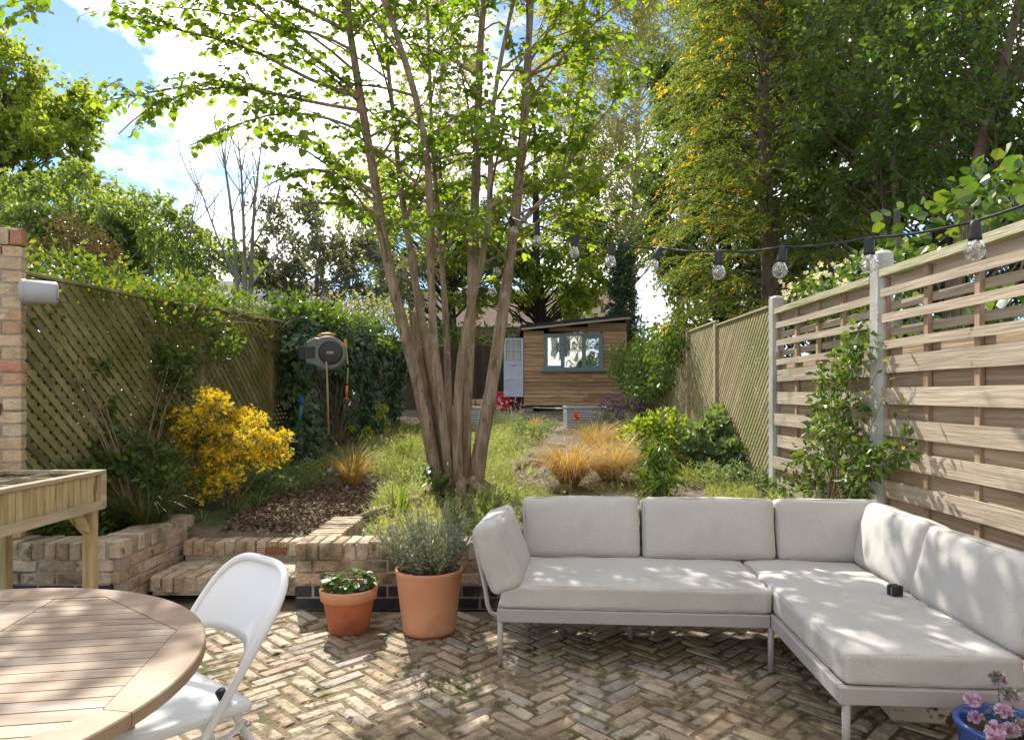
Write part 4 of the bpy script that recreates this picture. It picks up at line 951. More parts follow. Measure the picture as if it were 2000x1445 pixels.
pt = MB().box((0.04, -0.126, 0.0), (0.072, 0.006, 0.026), None, 0.002).mesh('name_plate', MT['cream_plate']); plate = put('name_plate', pt, he)
put('plate_inset', MB().box((0.04, -0.1295, 0.0), (0.058, 0.003, 0.012)).mesh('plate_inset', MT['reel_grey']), plate)
put('grip_recess', MB().box((-0.165, -0.103, 0.0), (0.09, 0.012, 0.13), None, 0.004).mesh('grip_recess', MT['reel_dark']), he)
put('wall_arm', MB().box((-0.27, 0.04, 0.0), (0.10, 0.10, 0.16), None, 0.012).mesh('wall_arm', MT['reel_dark']), he)
put('handle', MB().tube([(-0.11, 0, 0.185), (-0.06, 0, 0.212), (0.02, 0, 0.218), (0.08, 0, 0.205)], 0.014, 8).mesh('handle', MT['orange_plastic']), he)
put('guide', MB().box((0.195, -0.02, 0.10), (0.03, 0.07, 0.11), None, 0.008).mesh('guide', MT['orange_plastic']), he)
hs = MB().tube([(0.0, -0.13, -0.10), (0.008, -0.14, -0.2), (0.018, -0.14, -0.5), (0.025, -0.12, -0.9)], 0.011, 8); put('hose', hs.mesh('hose', MT['hose_yellow']), he)
h2 = put('hose', MB().tube([(0.20, -0.03, 0.06), (0.216, -0.04, -0.05), (0.224, -0.04, -0.18), (0.212, -0.04, -0.36)], 0.009, 8).mesh('hose', MT['hose_yellow']), he)
put('stop_ball', MB().lathe([(0, 0.024), (0.016, 0.018), (0.023, 0), (0.016, -0.018), (0, -0.024)], 12, None, (0.222, -0.04, -0.14)).mesh('stop_ball', MT['black_rubber']), h2)
nz_ = put('spray_nozzle', MB().tube([(0.212, -0.04, -0.355), (0.211, -0.04, -0.40), (0.209, -0.045, -0.50)], [0.016, 0.015, 0.012], 10).mesh('spray_nozzle', MT['orange_plastic']), he)
put('nozzle_collar', MB().tube([(0.212, -0.04, -0.34), (0.212, -0.04, -0.358)], 0.018, 10).mesh('nozzle_collar', MT['black_rubber']), nz_)
put('nozzle_trigger', MB().box((0.209, -0.058, -0.46), (0.014, 0.012, 0.05), None, 0.003).mesh('nozzle_trigger', MT['red_plastic']), nz_)
put('nozzle_head', disc_y([(0, 0.03), (0.02, 0.03), (0.032, 0.022), (0.032, -0.01), (0.02, -0.02)], (0.208, -0.045, -0.535), 18).mesh('nozzle_head', MT['reel_dark']), nz_)
put('nozzle_rim', disc_y([(0.033, 0.024), (0.036, 0.02), (0.036, 0.005), (0.033, 0.0)], (0.208, -0.045, -0.535), 18).mesh('nozzle_rim', MT['orange_plastic']), nz_)
q = pix(588, 800, 7.55); tp_ = thing('tap_connector', 'blue and teal hose connector hanging on the trellis', 'hose tap', tuple(q))
put('blue_end', MB().tube([(0.0, 0, 0.14), (0.006, 0, 0.05)], [0.028, 0.024], 10).mesh('blue_end', MT['tap_blue']), tp_)
put('teal_hose', MB().tube([(0.006, 0, 0.05), (-0.008, 0, -0.04), (-0.025, 0.0, -0.16)], [0.026, 0.022, 0.014], 10).mesh('teal_hose', MT['tap_teal']), tp_)

# ------------------------------------------------------------------ pots
P1 = Vector((-0.90, 3.765, 0.0)); pot1 = thing('terracotta_pot', 'small dark terracotta pot with a heavy rim', 'plant pot', tuple(P1), 0, 'terracotta pots')
put('pot_wall', MB().lathe([(0.0, 0.0), (0.100, 0.0), (0.106, 0.006), (0.139, 0.178), (0.139, 0.19)], 40).mesh('pot_wall', MT['terracotta_dark']), pot1)
put('rim', MB().lathe([(0.139, 0.178), (0.151, 0.180), (0.158, 0.236), (0.154, 0.242), (0.142, 0.240), (0.134, 0.19), (0.130, 0.17)], 40).mesh('rim', MT['terracotta_light']), pot1)
put('soil', MB().lathe([(0.0, 0.212), (0.07, 0.207), (0.139, 0.198)], 30).mesh('soil', MT['pot_soil']), pot1)
P2 = Vector((-0.455, 3.755, 0.0)); pot2 = thing('terracotta_pot', 'large pale terracotta pot with smooth sides beside the sofa arm', 'plant pot', tuple(P2), 0, 'terracotta pots')
put('pot_wall', MB().lathe([(0.0, 0.0), (0.132, 0.0), (0.140, 0.006), (0.148, 0.05), (0.182, 0.325), (0.187, 0.338), (0.185, 0.348), (0.176, 0.350), (0.168, 0.343), (0.163, 0.30), (0.16, 0.25)], 48).mesh('pot_wall', MT['terracotta_light']), pot2)
put('soil', MB().lathe([(0.0, 0.305), (0.10, 0.30), (0.1635, 0.292)], 30).mesh('soil', MT['pot_soil']), pot2)
put('drain_rim', MB().lathe([(0.140, 0.004), (0.1435, 0.008), (0.143, 0.016), (0.1405, 0.018)], 40).mesh('drain_rim', MT['terracotta_dark']), pot2)
P3 = Vector((1.60, 2.20, 0.0)); pot3 = thing('blue_pot', 'glossy blue glazed pot in the bottom right corner', 'plant pot', tuple(P3))
put('pot_wall', MB().lathe([(0.0, 0.0), (0.10, 0.0), (0.105, 0.006), (0.135, 0.15), (0.142, 0.212), (0.150, 0.222), (0.155, 0.232), (0.150, 0.240), (0.140, 0.241), (0.131, 0.234), (0.127, 0.20), (0.12, 0.15)], 48).mesh('pot_wall', MT['blue_glaze']), pot3)
put('soil', MB().lathe([(0.0, 0.20), (0.08, 0.197), (0.127, 0.19)], 30).mesh('soil', MT['pot_soil']), pot3)
put('plant_label', MB().box((-0.095, -0.045, 0.225), (0.022, 0.002, 0.09), Matrix.Rotation(R(-38), 3, 'Y') @ Matrix.Rotation(R(30), 3, 'X')).mesh('plant_label', MT['label_white']), pot3)
# rusty tin under the chaise
q = onz(1830, 1420, 0.0); tn = thing('rusty_tin_box', 'rusty cream painted metal box under the chaise', 'box', (q.x-0.03, q.y+0.10, 0), R(-8))
put('body', MB().box((0, 0, 0.085), (0.235, 0.17, 0.165), None, 0.012).mesh('body', MT['rust_cream']), tn)
put('lid', MB().box((0, 0, 0.182), (0.245, 0.18, 0.025), None, 0.008).mesh('lid', MT['rust_cream']), tn)
lt = put('latch_plate', MB().box((0.0, -0.088, 0.12), (0.09, 0.008, 0.07), None, 0.002).mesh('latch_plate', MT['rust_cream']), tn); put('latch', MB().box((0.0, -0.096, 0.135), (0.076, 0.01, 0.014), None, 0.002).mesh('latch', MT['label_white']), lt)

# ------------------------------------------------------------------ festoon lights
fest = [(997, 424), (1050, 440), (1122, 460), (1197, 476), (1290, 484), (1405, 490), (1530, 482), (1698, 465), (1905, 432)]
def fy(px): return 1/(1/5.72+(px-997)/908*(1/2.75-1/5.72))
fp = [pix(a, b, fy(a)) for a, b in fest]; fp.append(fp[-1]+(fp[-1]-fp[-2])*0.9+Vector((0, 0, 0.10))); fp.append(fp[-1]+(fp[-1]-fp[-2])*0.95+Vector((0, 0, 0.08)))
b1, b2, b3 = pix(986, 444, 5.75), pix(966, 505, 5.95), pix(938, 563, 6.1)
fl = thing('festoon_lights', 'black festoon string of clear bulbs slung from the tree across the sofa', 'string lights', tuple(fp[0]))
cable = [b3+Vector((-0.1, 0.2, 0.12)), b3, b2, b1, fp[0]]
MB().tube(resample(cable, 14).tolist(), 0.006, 6).put('cable', MT['black_rubber'], fl)
seg = []
for a, b in zip(fp[:-1], fp[1:]):
    for k in range(6):
        t = k/6; q = a.lerp(b, t); q.z -= 0.012*math.sin(t*math.pi); seg.append(q)
MB().tube(seg+[fp[-1]], 0.0062, 6).put('cable', MT['black_rubber'], fl)
hold_me = MB().lathe([(0.0, 0.012), (0.012, 0.010), (0.019, 0.0), (0.022, -0.015), (0.0235, -0.06), (0.025, -0.066), (0.0235, -0.072), (0.0, -0.072)], 18).mesh('bulb_holder', MT['black_rubber'])
bulb_me = MB().lathe([(0.018, -0.070), (0.022, -0.078), (0.033, -0.094), (0.0385, -0.112), (0.037, -0.130), (0.028, -0.146), (0.014, -0.154), (0.0, -0.156)], 20).mesh('bulb', MT['bulb_glass'])
fil_me = MB().tube([(0.012, 0, -0.08), (0.014, 0, -0.115), (0.0, 0.004, -0.122), (-0.014, 0, -0.115), (-0.012, 0, -0.08)], 0.0012, 4).lathe([(0.0, -0.105), (0.005, -0.1), (0.009, -0.075), (0.009, -0.07)], 8).mesh('filament', MT['cream_plate'])
def bulb(p, tx, ty):
    h = put('bulb_holder', hold_me, fl, world=True); m = Matrix.Translation(Vector(p)) @ Matrix.Rotation(ty, 4, 'Y') @ Matrix.Rotation(tx, 4, 'X')
    h.matrix_basis = m
    put('bulb', bulb_me, h); put('filament', fil_me, h)
for k, p in enumerate(fp): bulb(p+Vector((0, 0, -0.006)), U(-.12, .12), [0.25*-1, 0.05, 0.0, 0.12, 0.42, 0.0, 0.14, 0.05, 0.06, 0, 0][k])
bulb(b2, 0.1, -0.2); bulb(b3, 0.0, -1.25)
# ------------------------------------------------------------------ plant materials
leafmat('lf_katsura', [(0.075, 0.135, 0.014), (0.115, 0.19, 0.020), (0.18, 0.245, 0.03)], 0.52, 2.2, 0.42)
leafmat('lf_sycamore', [(0.09, 0.13, 0.022), (0.145, 0.195, 0.035), (0.21, 0.25, 0.06)], 0.62, 2.2)
leafmat('lf_lime', [(0.10, 0.155, 0.02), (0.155, 0.215, 0.03), (0.22, 0.26, 0.045)], 0.52, 2.0)
leafmat('lf_birch', [(0.17, 0.19, 0.055), (0.24, 0.255, 0.085), (0.33, 0.32, 0.14)], 0.52, 1.9)
leafmat('lf_weeping', [(0.09, 0.145, 0.035), (0.145, 0.21, 0.055), (0.21, 0.26, 0.085)], 0.5, 1.9)
leafmat('lf_dark', [(0.042, 0.076, 0.02), (0.09, 0.14, 0.036), (0.16, 0.21, 0.062)], 0.5, 1.6, 0.32, 0.5)
leafmat('lf_greydark', [(0.085, 0.10, 0.06), (0.145, 0.16, 0.10), (0.22, 0.24, 0.16)], 0.4, 1.5, 0.35, 0.5)
leafmat('lf_ivy', [(0.024, 0.058, 0.018), (0.048, 0.095, 0.028), (0.095, 0.15, 0.045)], 0.25, 1.5, 0.3, 0.5)
leafmat('lf_conifer', [(0.085, 0.135, 0.026), (0.15, 0.205, 0.042), (0.225, 0.265, 0.065), (0.66, 0.46, 0.04)], 0.55, 1.6, 0.5)
leafmat('lf_brown', [(0.08, 0.045, 0.022), (0.14, 0.09, 0.045), (0.10, 0.11, 0.03)], 0.3, 1.4)
leafmat('lf_hedge', [(0.04, 0.095, 0.014), (0.10, 0.165, 0.022), (0.22, 0.21, 0.035)], 0.42, 1.7)
leafmat('lf_big', [(0.04, 0.09, 0.018), (0.075, 0.14, 0.028), (0.17, 0.20, 0.04)], 0.4, 1.6, 0.35, 0.5)
leafmat('lf_mid', [(0.04, 0.085, 0.018), (0.075, 0.135, 0.026), (0.12, 0.18, 0.038)], 0.42, 1.6, 0.4)
leafmat('lf_comfrey', [(0.085, 0.135, 0.06), (0.13, 0.19, 0.09), (0.20, 0.245, 0.13)], 0.4, 1.5, 0.5)
leafmat('lf_lavender', [(0.145, 0.18, 0.135), (0.215, 0.25, 0.19), (0.31, 0.335, 0.27)], 0.2, 1.3, 0.6)
leafmat('lf_feather', [(0.17, 0.215, 0.085), (0.25, 0.295, 0.13), (0.35, 0.375, 0.21)], 0.5, 1.5, 0.6)
leafmat('lf_grass', [(0.05, 0.105, 0.015), (0.10, 0.17, 0.025), (0.17, 0.22, 0.04)], 0.45, 1.6)
leafmat('lf_darkgrass', [(0.030, 0.055, 0.018), (0.055, 0.085, 0.025), (0.16, 0.125, 0.04)], 0.35, 1.5)
leafmat('lf_sedge', [(0.34, 0.16, 0.045), (0.42, 0.25, 0.09), (0.50, 0.37, 0.18), (0.30, 0.26, 0.09)], 0.4, 1.3, 0.55)
leafmat('lf_brownsedge', [(0.10, 0.085, 0.035), (0.17, 0.14, 0.06), (0.22, 0.18, 0.08)], 0.35, 1.3, 0.55)
leafmat('fl_yellow', [(0.66, 0.43, 0.008), (0.74, 0.54, 0.015), (0.80, 0.63, 0.04)], 0.35, 1.2, 0.6)
leafmat('fl_white', [(0.55, 0.53, 0.48), (0.68, 0.66, 0.62), (0.74, 0.73, 0.70)], 0.4, 1.0, 0.6)
leafmat('fl_cream', [(0.30, 0.28, 0.17), (0.42, 0.40, 0.28), (0.50, 0.48, 0.38)], 0.4, 1.1, 0.6)
leafmat('fl_purple', [(0.14, 0.055, 0.22), (0.21, 0.09, 0.30), (0.30, 0.15, 0.36)], 0.3, 1.1, 0.6)
leafmat('fl_pink', [(0.36, 0.17, 0.34), (0.45, 0.24, 0.43), (0.55, 0.34, 0.52)], 0.3, 1.0, 0.6)
leafmat('fl_scabious', [(0.50, 0.27, 0.52), (0.60, 0.39, 0.62), (0.70, 0.54, 0.70)], 0.3, 1.0, 0.6)
leafmat('fl_red', [(0.62, 0.02, 0.02), (0.72, 0.04, 0.03)], 0.3, 1.0, 0.5)
leafmat('fl_lime', [(0.30, 0.34, 0.02), (0.40, 0.42, 0.03), (0.50, 0.46, 0.04)], 0.4, 1.2, 0.6)
leafmat('lf_dry', [(0.11, 0.05, 0.022), (0.22, 0.11, 0.045), (0.30, 0.20, 0.09)], 0.15, 1.0, 0.7)
mat('bark_katsura', [(0.15, 0.098, 0.058), (0.26, 0.185, 0.118), (0.36, 0.275, 0.185)], 9, 0.92, 1.0, 18, stretch=(3.0, 3.0, 0.45), spots=[((0.36, 0.33, 0.285), 42, 0.64, 0.72, 1), ((0.30, 0.265, 0.215), 7, 0.58, 0.72, 1), ((0.16, 0.155, 0.065), 2.2, 0.60, 0.75, 1), ((0.11, 0.075, 0.048), 12, 0.60, 0.68), ((0.12, 0.082, 0.055), 30, 0.62, 0.70)])
mat('bark_grey', [(0.12, 0.105, 0.085), (0.22, 0.20, 0.165), (0.30, 0.275, 0.23)], 7, 0.9, 0.6, 25, stretch=(2, 2, 0.6))
mat('bark_dark', [(0.035, 0.027, 0.02), (0.075, 0.058, 0.042)], 7, 0.9, 0.6, 25, stretch=(2, 2, 0.6))
mat('bark_brown', [(0.10, 0.068, 0.042), (0.19, 0.14, 0.095)], 7, 0.9, 0.6, 25, stretch=(2, 2, 0.6))
mat('bark_birch', [(0.30, 0.28, 0.25), (0.46, 0.44, 0.40)], 5, 0.8, 0.3, spots=[((0.05, 0.045, 0.04), 5, 0.62, 0.68)])
mat('stem_green', [(0.06, 0.085, 0.025), (0.11, 0.13, 0.04)], 9, 0.8)
mat('stem_tan', [(0.17, 0.125, 0.075), (0.27, 0.21, 0.135)], 9, 0.85)

# ------------------------------------------------------------------ the multi-stemmed tree
TY = 6.0
stems = [  # polyline in the photograph, drift in depth at the top, radius at foot and at the frame's top
 ([(862, 985), (850, 920), (833, 815), (813, 745), (796, 657), (778, 605), (764, 552), (750, 490), (740, 402), (729, 332), (715, 262), (705, 192), (689, 105), (675, 0)], -0.35, 0.066, 0.028),
 ([(876, 985), (866, 902), (858, 797), (841, 710), (824, 640), (813, 570), (805, 500), (800, 472), (782, 385), (775, 280), (764, 192), (754, 100), (748, 0)], 0.55, 0.056, 0.016),
 ([(885, 990), (874, 880), (862, 790), (852, 727), (845, 640), (841, 570), (841, 490), (841, 350), (834, 280), (824, 227), (810, 168), (785, 105), (754, 0)], -0.55, 0.050, 0.022),
 ([(890, 985), (880, 900), (876, 850), (876, 745), (873, 640), (866, 570), (864, 517), (862, 472), (852, 402), (846, 300), (840, 200), (838, 100), (836, 0)], 0.30, 0.040, 0.013),
 ([(898, 995), (894, 937), (892, 815), (894, 738), (901, 675), (911, 615), (929, 563), (943, 517), (955, 450), (960, 380), (956, 280), (962, 180), (985, 90), (1000, 0)], -0.25, 0.050, 0.014),
 ([(908, 990), (908, 902), (910, 797), (915, 710), (922, 640), (922, 570), (921, 490), (929, 385), (932, 280), (936, 175), (936, 70), (946, 0)], 0.15, 0.058, 0.030),
 ([(922, 995), (928, 945), (938, 867), (957, 780), (971, 692), (981, 615), (992, 535), (999, 490), (1010, 395), (1016, 315), (1027, 210), (1032, 122), (1034, 0)], -0.10, 0.076, 0.030),
 ([(866, 990), (858, 930), (846, 860), (834, 790), (822, 720), (812, 660), (806, 610)], 0.10, 0.045, 0.025),
]
tb0 = Vector((-0.44, TY, ground_h(-0.44, TY)-0.03))
kt = thing('multi_stem_tree', 'multi stemmed tree with heart shaped leaves rising from the bed', 'tree', tuple(tb0))
SPL = []
for si, (pl_, dz, r0, r1) in enumerate(stems):
    pts = [];  yb = TY+[-0.02, 0.1, -0.08, 0.08, -0.12, 0.04, 0.0, 0.10][si]
    for (a, b) in pl_:
        t = max(0, (960-b)/960); pts.append(pix(a, b, yb+dz*t*t))
    n0 = len(pts)
    if si != 7:
        d = (pts[-1]-pts[-3]).normalized(); d.z = max(d.z, 0.85)
        for k in range(1, 5): pts.append(pts[n0-1]+Vector((d.x*1.15, d.y*1.1, d.z))*k*0.85+Vector((U(-.08, .08), U(-.08, .08), 0)))
    Q = resample(pts, 30); zz = Q[:, 2]; zt_ = 4.75
    rad = np.where(zz < zt_, r0+(r1-r0)*np.clip((zz-0.35)/(zt_-0.35), 0, 1)**0.75, np.maximum(0.007, r1*(1-(zz-zt_)/3.9)))
    rad = rad*(1+0.05*rng.normal(size=30)); rad[zz < 0.62] *= 1+0.35*(0.62-zz[zz < 0.62])
    SPL.append((Q, rad))
    tubes('stem', [Q], [rad], MT['bark_katsura'], kt, 14)
# roots and flare
RPL = []
for (dx, dy, L) in ((-0.30, -0.30, 0.55), (0.25, -0.25, 0.35), (-0.35, 0.1, 0.4), (0.33, 0.12, 0.4), (0.0, -0.33, 0.35)):
    q = [tb0+Vector((dx*0.35, dy*0.35, 0.20)), tb0+Vector((dx*0.8, dy*0.8, 0.06)), tb0+Vector((dx*1.6*L/0.4, dy*1.6*L/0.4, 0.02)), tb0+Vector((dx*2.2*L/0.4, dy*2.2*L/0.4, -0.04))]
    RPL.append(resample(q, 8))
tubes('roots', RPL, [np.linspace(0.06, 0.012, 8)]*len(RPL), MT['bark_katsura'], kt, 8)
fl_b = MB(); vs = []; fs = []; nfl = 22
for (zz_, rr_) in ((-0.06, 0.28), (0.0, 0.225), (0.06, 0.19), (0.12, 0.165), (0.17, 0.13), (0.19, 0.04)):
    for j in range(nfl):
        a = 2*math.pi*j/nfl; q_ = rr_*(1+0.13*math.sin(a*5+1)+0.08*math.sin(a*3)+0.05*math.sin(a*9+zz_*20)); vs.append((tb0.x+0.02+q_*math.cos(a)*1.12, tb0.y+0.02+q_*math.sin(a)*0.8, tb0.z+zz_))
for i in range(5):
    for j in range(nfl): fs.append((i*nfl+j, i*nfl+(j+1) % nfl, (i+1)*nfl+(j+1) % nfl, (i+1)*nfl+j))
fl_b.add(vs, fs, True); fl_b.put('root_flare', MT['bark_katsura'], kt)
# boughs
BP = []; BR = []; TW = []     # boughs, radii; twigs
def add_bough(q, r0, r1, ntw, tl, keep=None):
    q = np.array(q); k = len(q); BP.append(q); BR.append(np.linspace(r0, r1, k))
    for i in range(ntw):
        t = U(0.22, 1.0); f_ = t*(k-1); j = min(int(f_), k-2); s = q[j]+(q[j+1]-q[j])*(f_-j); d = q[j+1]-q[j]; d = d/np.linalg.norm(d)
        sd = np.cross(d, [0, 0, 1]); sd /= max(np.linalg.norm(sd), 1e-6)
        dv = d*U(0.3, 0.9)+sd*random.choice((-1, 1))*U(0.4, 1.0)+np.array([0, 0, U(-.15, .35)]); dv /= np.linalg.norm(dv)
        L = tl*U(0.5, 1.2)*(1.15-0.5*t); e = s+dv*L; e[2] -= 0.16*L; m = s+dv*L*0.5; m[2] += 0.03
        TW.append(bez(s, m, e, 5))
    TW.append(np.stack([q[-1], q[-1]+(q[-1]-q[-2])*0.4, q[-1]+(q[-1]-q[-2])*0.8+[0, 0, -.02], q[-1]+(q[-1]-q[-2])*1.1+[0, 0, -.05], q[-1]+(q[-1]-q[-2])*1.4+[0, 0, -.1]]))
def ppl(pl_, y0, y1, k=10):
    n_ = len(pl_); return resample([pix(a, b, lerp(y0, y1, i/(n_-1))) for i, (a, b) in enumerate(pl_)], k)
named = [  # boughs one can follow in the photograph
 ([(690, 170), (612, 115), (560, 63), (490, 7), (420, -60)], 5.7, 5.3, .022, 22), ([(700, 190), (595, 157), (525, 108), (472, 87), (420, 73), (330, 58), (240, 30)], 5.7, 5.0, .018, 34),
 ([(700, 215), (600, 200), (525, 180), (437, 157), (350, 168), (260, 188), (190, 200)], 5.7, 4.9, .016, 34), ([(560, 190), (470, 165), (400, 172), (315, 196), (262, 227), (232, 262)], 5.5, 4.9, .011, 24),
 ([(720, 262), (650, 230), (560, 215), (480, 235), (420, 262), (370, 285)], 5.7, 5.2, .014, 22), ([(735, 380), (680, 340), (620, 330), (550, 345), (510, 370)], 5.6, 5.2, .02, 24),
 ([(745, 420), (690, 400), (640, 395), (590, 400), (555, 392)], 5.7, 5.4, .02, 22), ([(740, 400), (700, 370), (640, 290), (590, 262), (520, 262)], 5.7, 5.6, .015, 20),
 ([(1003, 450), (1050, 400), (1090, 364), (1121, 304), (1139, 266), (1195, 217), (1215, 175)], 5.9, 5.6, .024, 26), ([(1090, 364), (1108, 300), (1114, 262), (1132, 192), (1149, 122), (1135, 0)], 5.8, 5.8, .015, 20),
 ([(1010, 420), (1060, 395), (1130, 378), (1200, 330), (1245, 318)], 5.9, 5.4, .010, 22), ([(1000, 480), (1060, 440), (1120, 428), (1190, 440), (1240, 448)], 5.9, 5.5, .009, 22),
 ([(1030, 130), (1060, 80), (1085, 40), (1115, -10)], 5.9, 5.9, .014, 12), ([(940, 200), (900, 225), (850, 250), (830, 290)], 6.1, 6.0, .012, 16),
 ([(945, 60), (980, 30), (1000, 80), (1010, 130), (1030, 180)], 6.0, 6.1, .008, 12), ([(675, 60), (600, 20), (520, -20), (430, -20), (300, -40)], 5.6, 5.0, .018, 24),
 ([(690, 100), (620, 60), (520, 50), (420, 20), (330, 15)], 5.6, 5.2, .012, 22), ([(745, 120), (720, 60), (660, 20), (600, -30)], 5.9, 5.6, .012, 14),
 ([(560, -40), (400, -60), (250, -60), (100, -30), (35, 25)], 5.2, 4.3, .012, 14),
]
for (pl_, ya, yb, r_, nt_) in named: add_bough(ppl(pl_, ya, yb), r_, 0.004, nt_, 0.42)
for si, (Q, rad) in enumerate(SPL[:7]):
    for k in range(27):
        z = 2.25+(k+U(0, 1))*0.225
        if z > Q[-1, 2]: break
        j = int(np.argmin(np.abs(Q[:, 2]-z))); s = Q[j]; a = U(0, 2*math.pi); L = U(0.6, 1.5)*(1.0 if z < 5.5 else 0.9)
        dv = np.array([math.cos(a), math.sin(a)*0.9, U(0.2, 0.75)]); dv /= np.linalg.norm(dv); e = s+dv*L; m = s+dv*L*0.55+np.array([0, 0, 0.12*L]); e[2] -= 0.10*L
        add_bough(bez(s, m, e, 7), min(0.013, rad[j]*0.5), 0.003, 9, 0.42)
def zmin(x):                # under-side of the crown
    return np.interp(x, [-4, -3.2, -2.2, -1.7, -1.1, -0.5, 0.1, 0.7, 1.2, 1.4], [3.3, 3.35, 3.05, 2.85, 2.55, 2.35, 2.45, 2.72, 2.72, 4.2])
TW = np.array(TW); tipok = TW[:, -1, 2] > zmin(TW[:, -1, 0]); TW = TW[tipok]
tubes('boughs', BP, BR, MT['bark_katsura'], kt, 6); tubes('twigs', list(TW), [np.linspace(0.0038, 0.0016, 5)]*len(TW), MT['bark_brown'], kt, 4)
PT = []; AX = []
for q in TW:
    L = np.linalg.norm(q[-1]-q[0]); n_ = max(3, int(L/0.028)); d = (q[-1]-q[0])/L; sd = np.cross(d, [0, 0, 1]); sd /= max(np.linalg.norm(sd), 1e-6)
    for i in range(n_):
        if random.random() < 0.13: continue
        t = (i+U(0.3, 1))/n_; f_ = min(t, .999)*4; j = int(f_); s = q[j]+(q[j+1]-q[j])*(f_-j)
        PT.append(s+rng.normal(size=3)*0.012); AX.append(d*U(0.1, 0.8)+sd*(1 if i % 2 else -1)*U(0.4, 1.1)+np.array([0, 0, U(-1.0, 0.05)]))
PT = np.array(PT); AX = np.array(AX); n_ = len(PT)
NN = np.stack([rng.normal(size=n_)*0.45, rng.normal(size=n_)*0.45, np.ones(n_)], 1)
tint = np.clip(0.5+0.28*rng.normal(size=n_)+0.12*np.sin(PT[:, 0]*2)+0.1*np.sin(PT[:, 2]*3), 0, 1)
leaves('crown', PT, AX, NN, 0.056*rng.uniform(0.5, 1.3, n_), 'heart', MT['lf_katsura'], kt, tint)
print('katsura leaves', n_)

# ------------------------------------------------------------------ plant builders
def px2(px, Y): return (px-1000)/FPX*Y
def pz(py, Y): return CAM_H-(py-770)/FPX*Y
def mass(name, label, cat, root, centers, rad, n, lsize, shape, lm, sm, group=None, up=0.4, hang=0.3, tint=None, stem_r=0.008, stems_=True, lvar=0.35, nup=0.6, extra=None, shell=0.0, nface=None):
    e = thing(name, label, cat, tuple(root), 0, group); centers = np.array(centers, float); K = len(centers); rad = np.broadcast_to(np.asarray(rad, float), (K, 3)) if np.ndim(rad) < 2 else rad
    if stems_:
        PL = []; RL = []
        for c in centers:
            m = np.array(root)*0.4+c*0.6; m[:2] = np.array(root)[:2]*0.55+c[:2]*0.45; q = bez(np.array(root)+rng.normal(size=3)*[0.03, 0.03, 0], m, c, 6); q[1:-1] += rng.normal(size=(4, 3))*0.012
            PL.append(q); RL.append(np.linspace(stem_r, stem_r*0.35, 6))
        tubes('stems', PL, RL, sm, e, 5)
    ci = rng.integers(0, K, n); v = rdir(n); q = shell+(1-shell)*rng.random(n)**0.45
    p = centers[ci]+v*q[:, None]*rad[ci]
    gz = np.array([ground_h(a, b) for a, b in p[:, :2]]); p[:, 2] = np.maximum(p[:, 2], gz+0.01)
    ax = nrm(v*0.8+rng.normal(size=(n, 3))*0.5+np.array([0, 0, up-hang])); nn_ = rdir(n, nup) if nface is None else nrm(rng.normal(size=(n, 3))*0.45+np.array(nface))
    tn_ = np.clip(rng.random(n)*0.75+0.25*rng.random(K)[ci], 0, 1) if tint is None else tint(p, ci)
    leaves('foliage', p, ax, nn_, lsize*rng.uniform(1-lvar, 1+lvar, n), shape, lm, e, tn_)
    return e
def flowers(parent, name, pts, size, fm, npet=5, up=0.6, shape='petal', out=None):
    """small rosettes of petals"""
    pts = np.asarray(pts, float); n = len(pts); nn_ = rdir(n, up) if out is None else nrm(out+rng.normal(size=(n, 3))*0.3)
    a = nrm(np.cross(nn_, rng.normal(size=(n, 3)))); b = np.cross(nn_, a); P = []; A = []; Nn = []
    for k in range(npet):
        w = 2*math.pi*k/npet; d = a*math.cos(w)+b*math.sin(w); P.append(pts); A.append(d+nn_*0.35); Nn.append(nn_)
    P = np.concatenate(P); sz = np.tile(size*rng.uniform(0.75, 1.25, n), npet); tn_ = np.tile(rng.random(n), npet)
    return leaves(name, P, np.concatenate(A), np.concatenate(Nn), sz, shape, fm, parent, tn_)
def tuft(name, label, base, n, length, spread, droop, lm, width=0.006, group=None, cat='grass', foot=0.06, up=1.0):
    e = thing(name, label, cat, tuple(base), 0, group); a = rng.uniform(0, 2*np.pi, n); r = foot*np.sqrt(rng.random(n)); s = rng.random(n)**0.7*spread
    p = np.stack([base[0]+r*np.cos(a), base[1]+r*np.sin(a), np.full(n, base[2]-0.02)], 1)
    a2 = a+rng.normal(size=n)*0.5; d = np.stack([np.cos(a2)*s, np.sin(a2)*s, np.full(n, up)], 1)
    blades('blades', p, d, length*rng.uniform(0.5, 1.1, n), width*rng.uniform(0.7, 1.2, n), droop*rng.uniform(0.4, 1.3, n), lm, e)
    return e
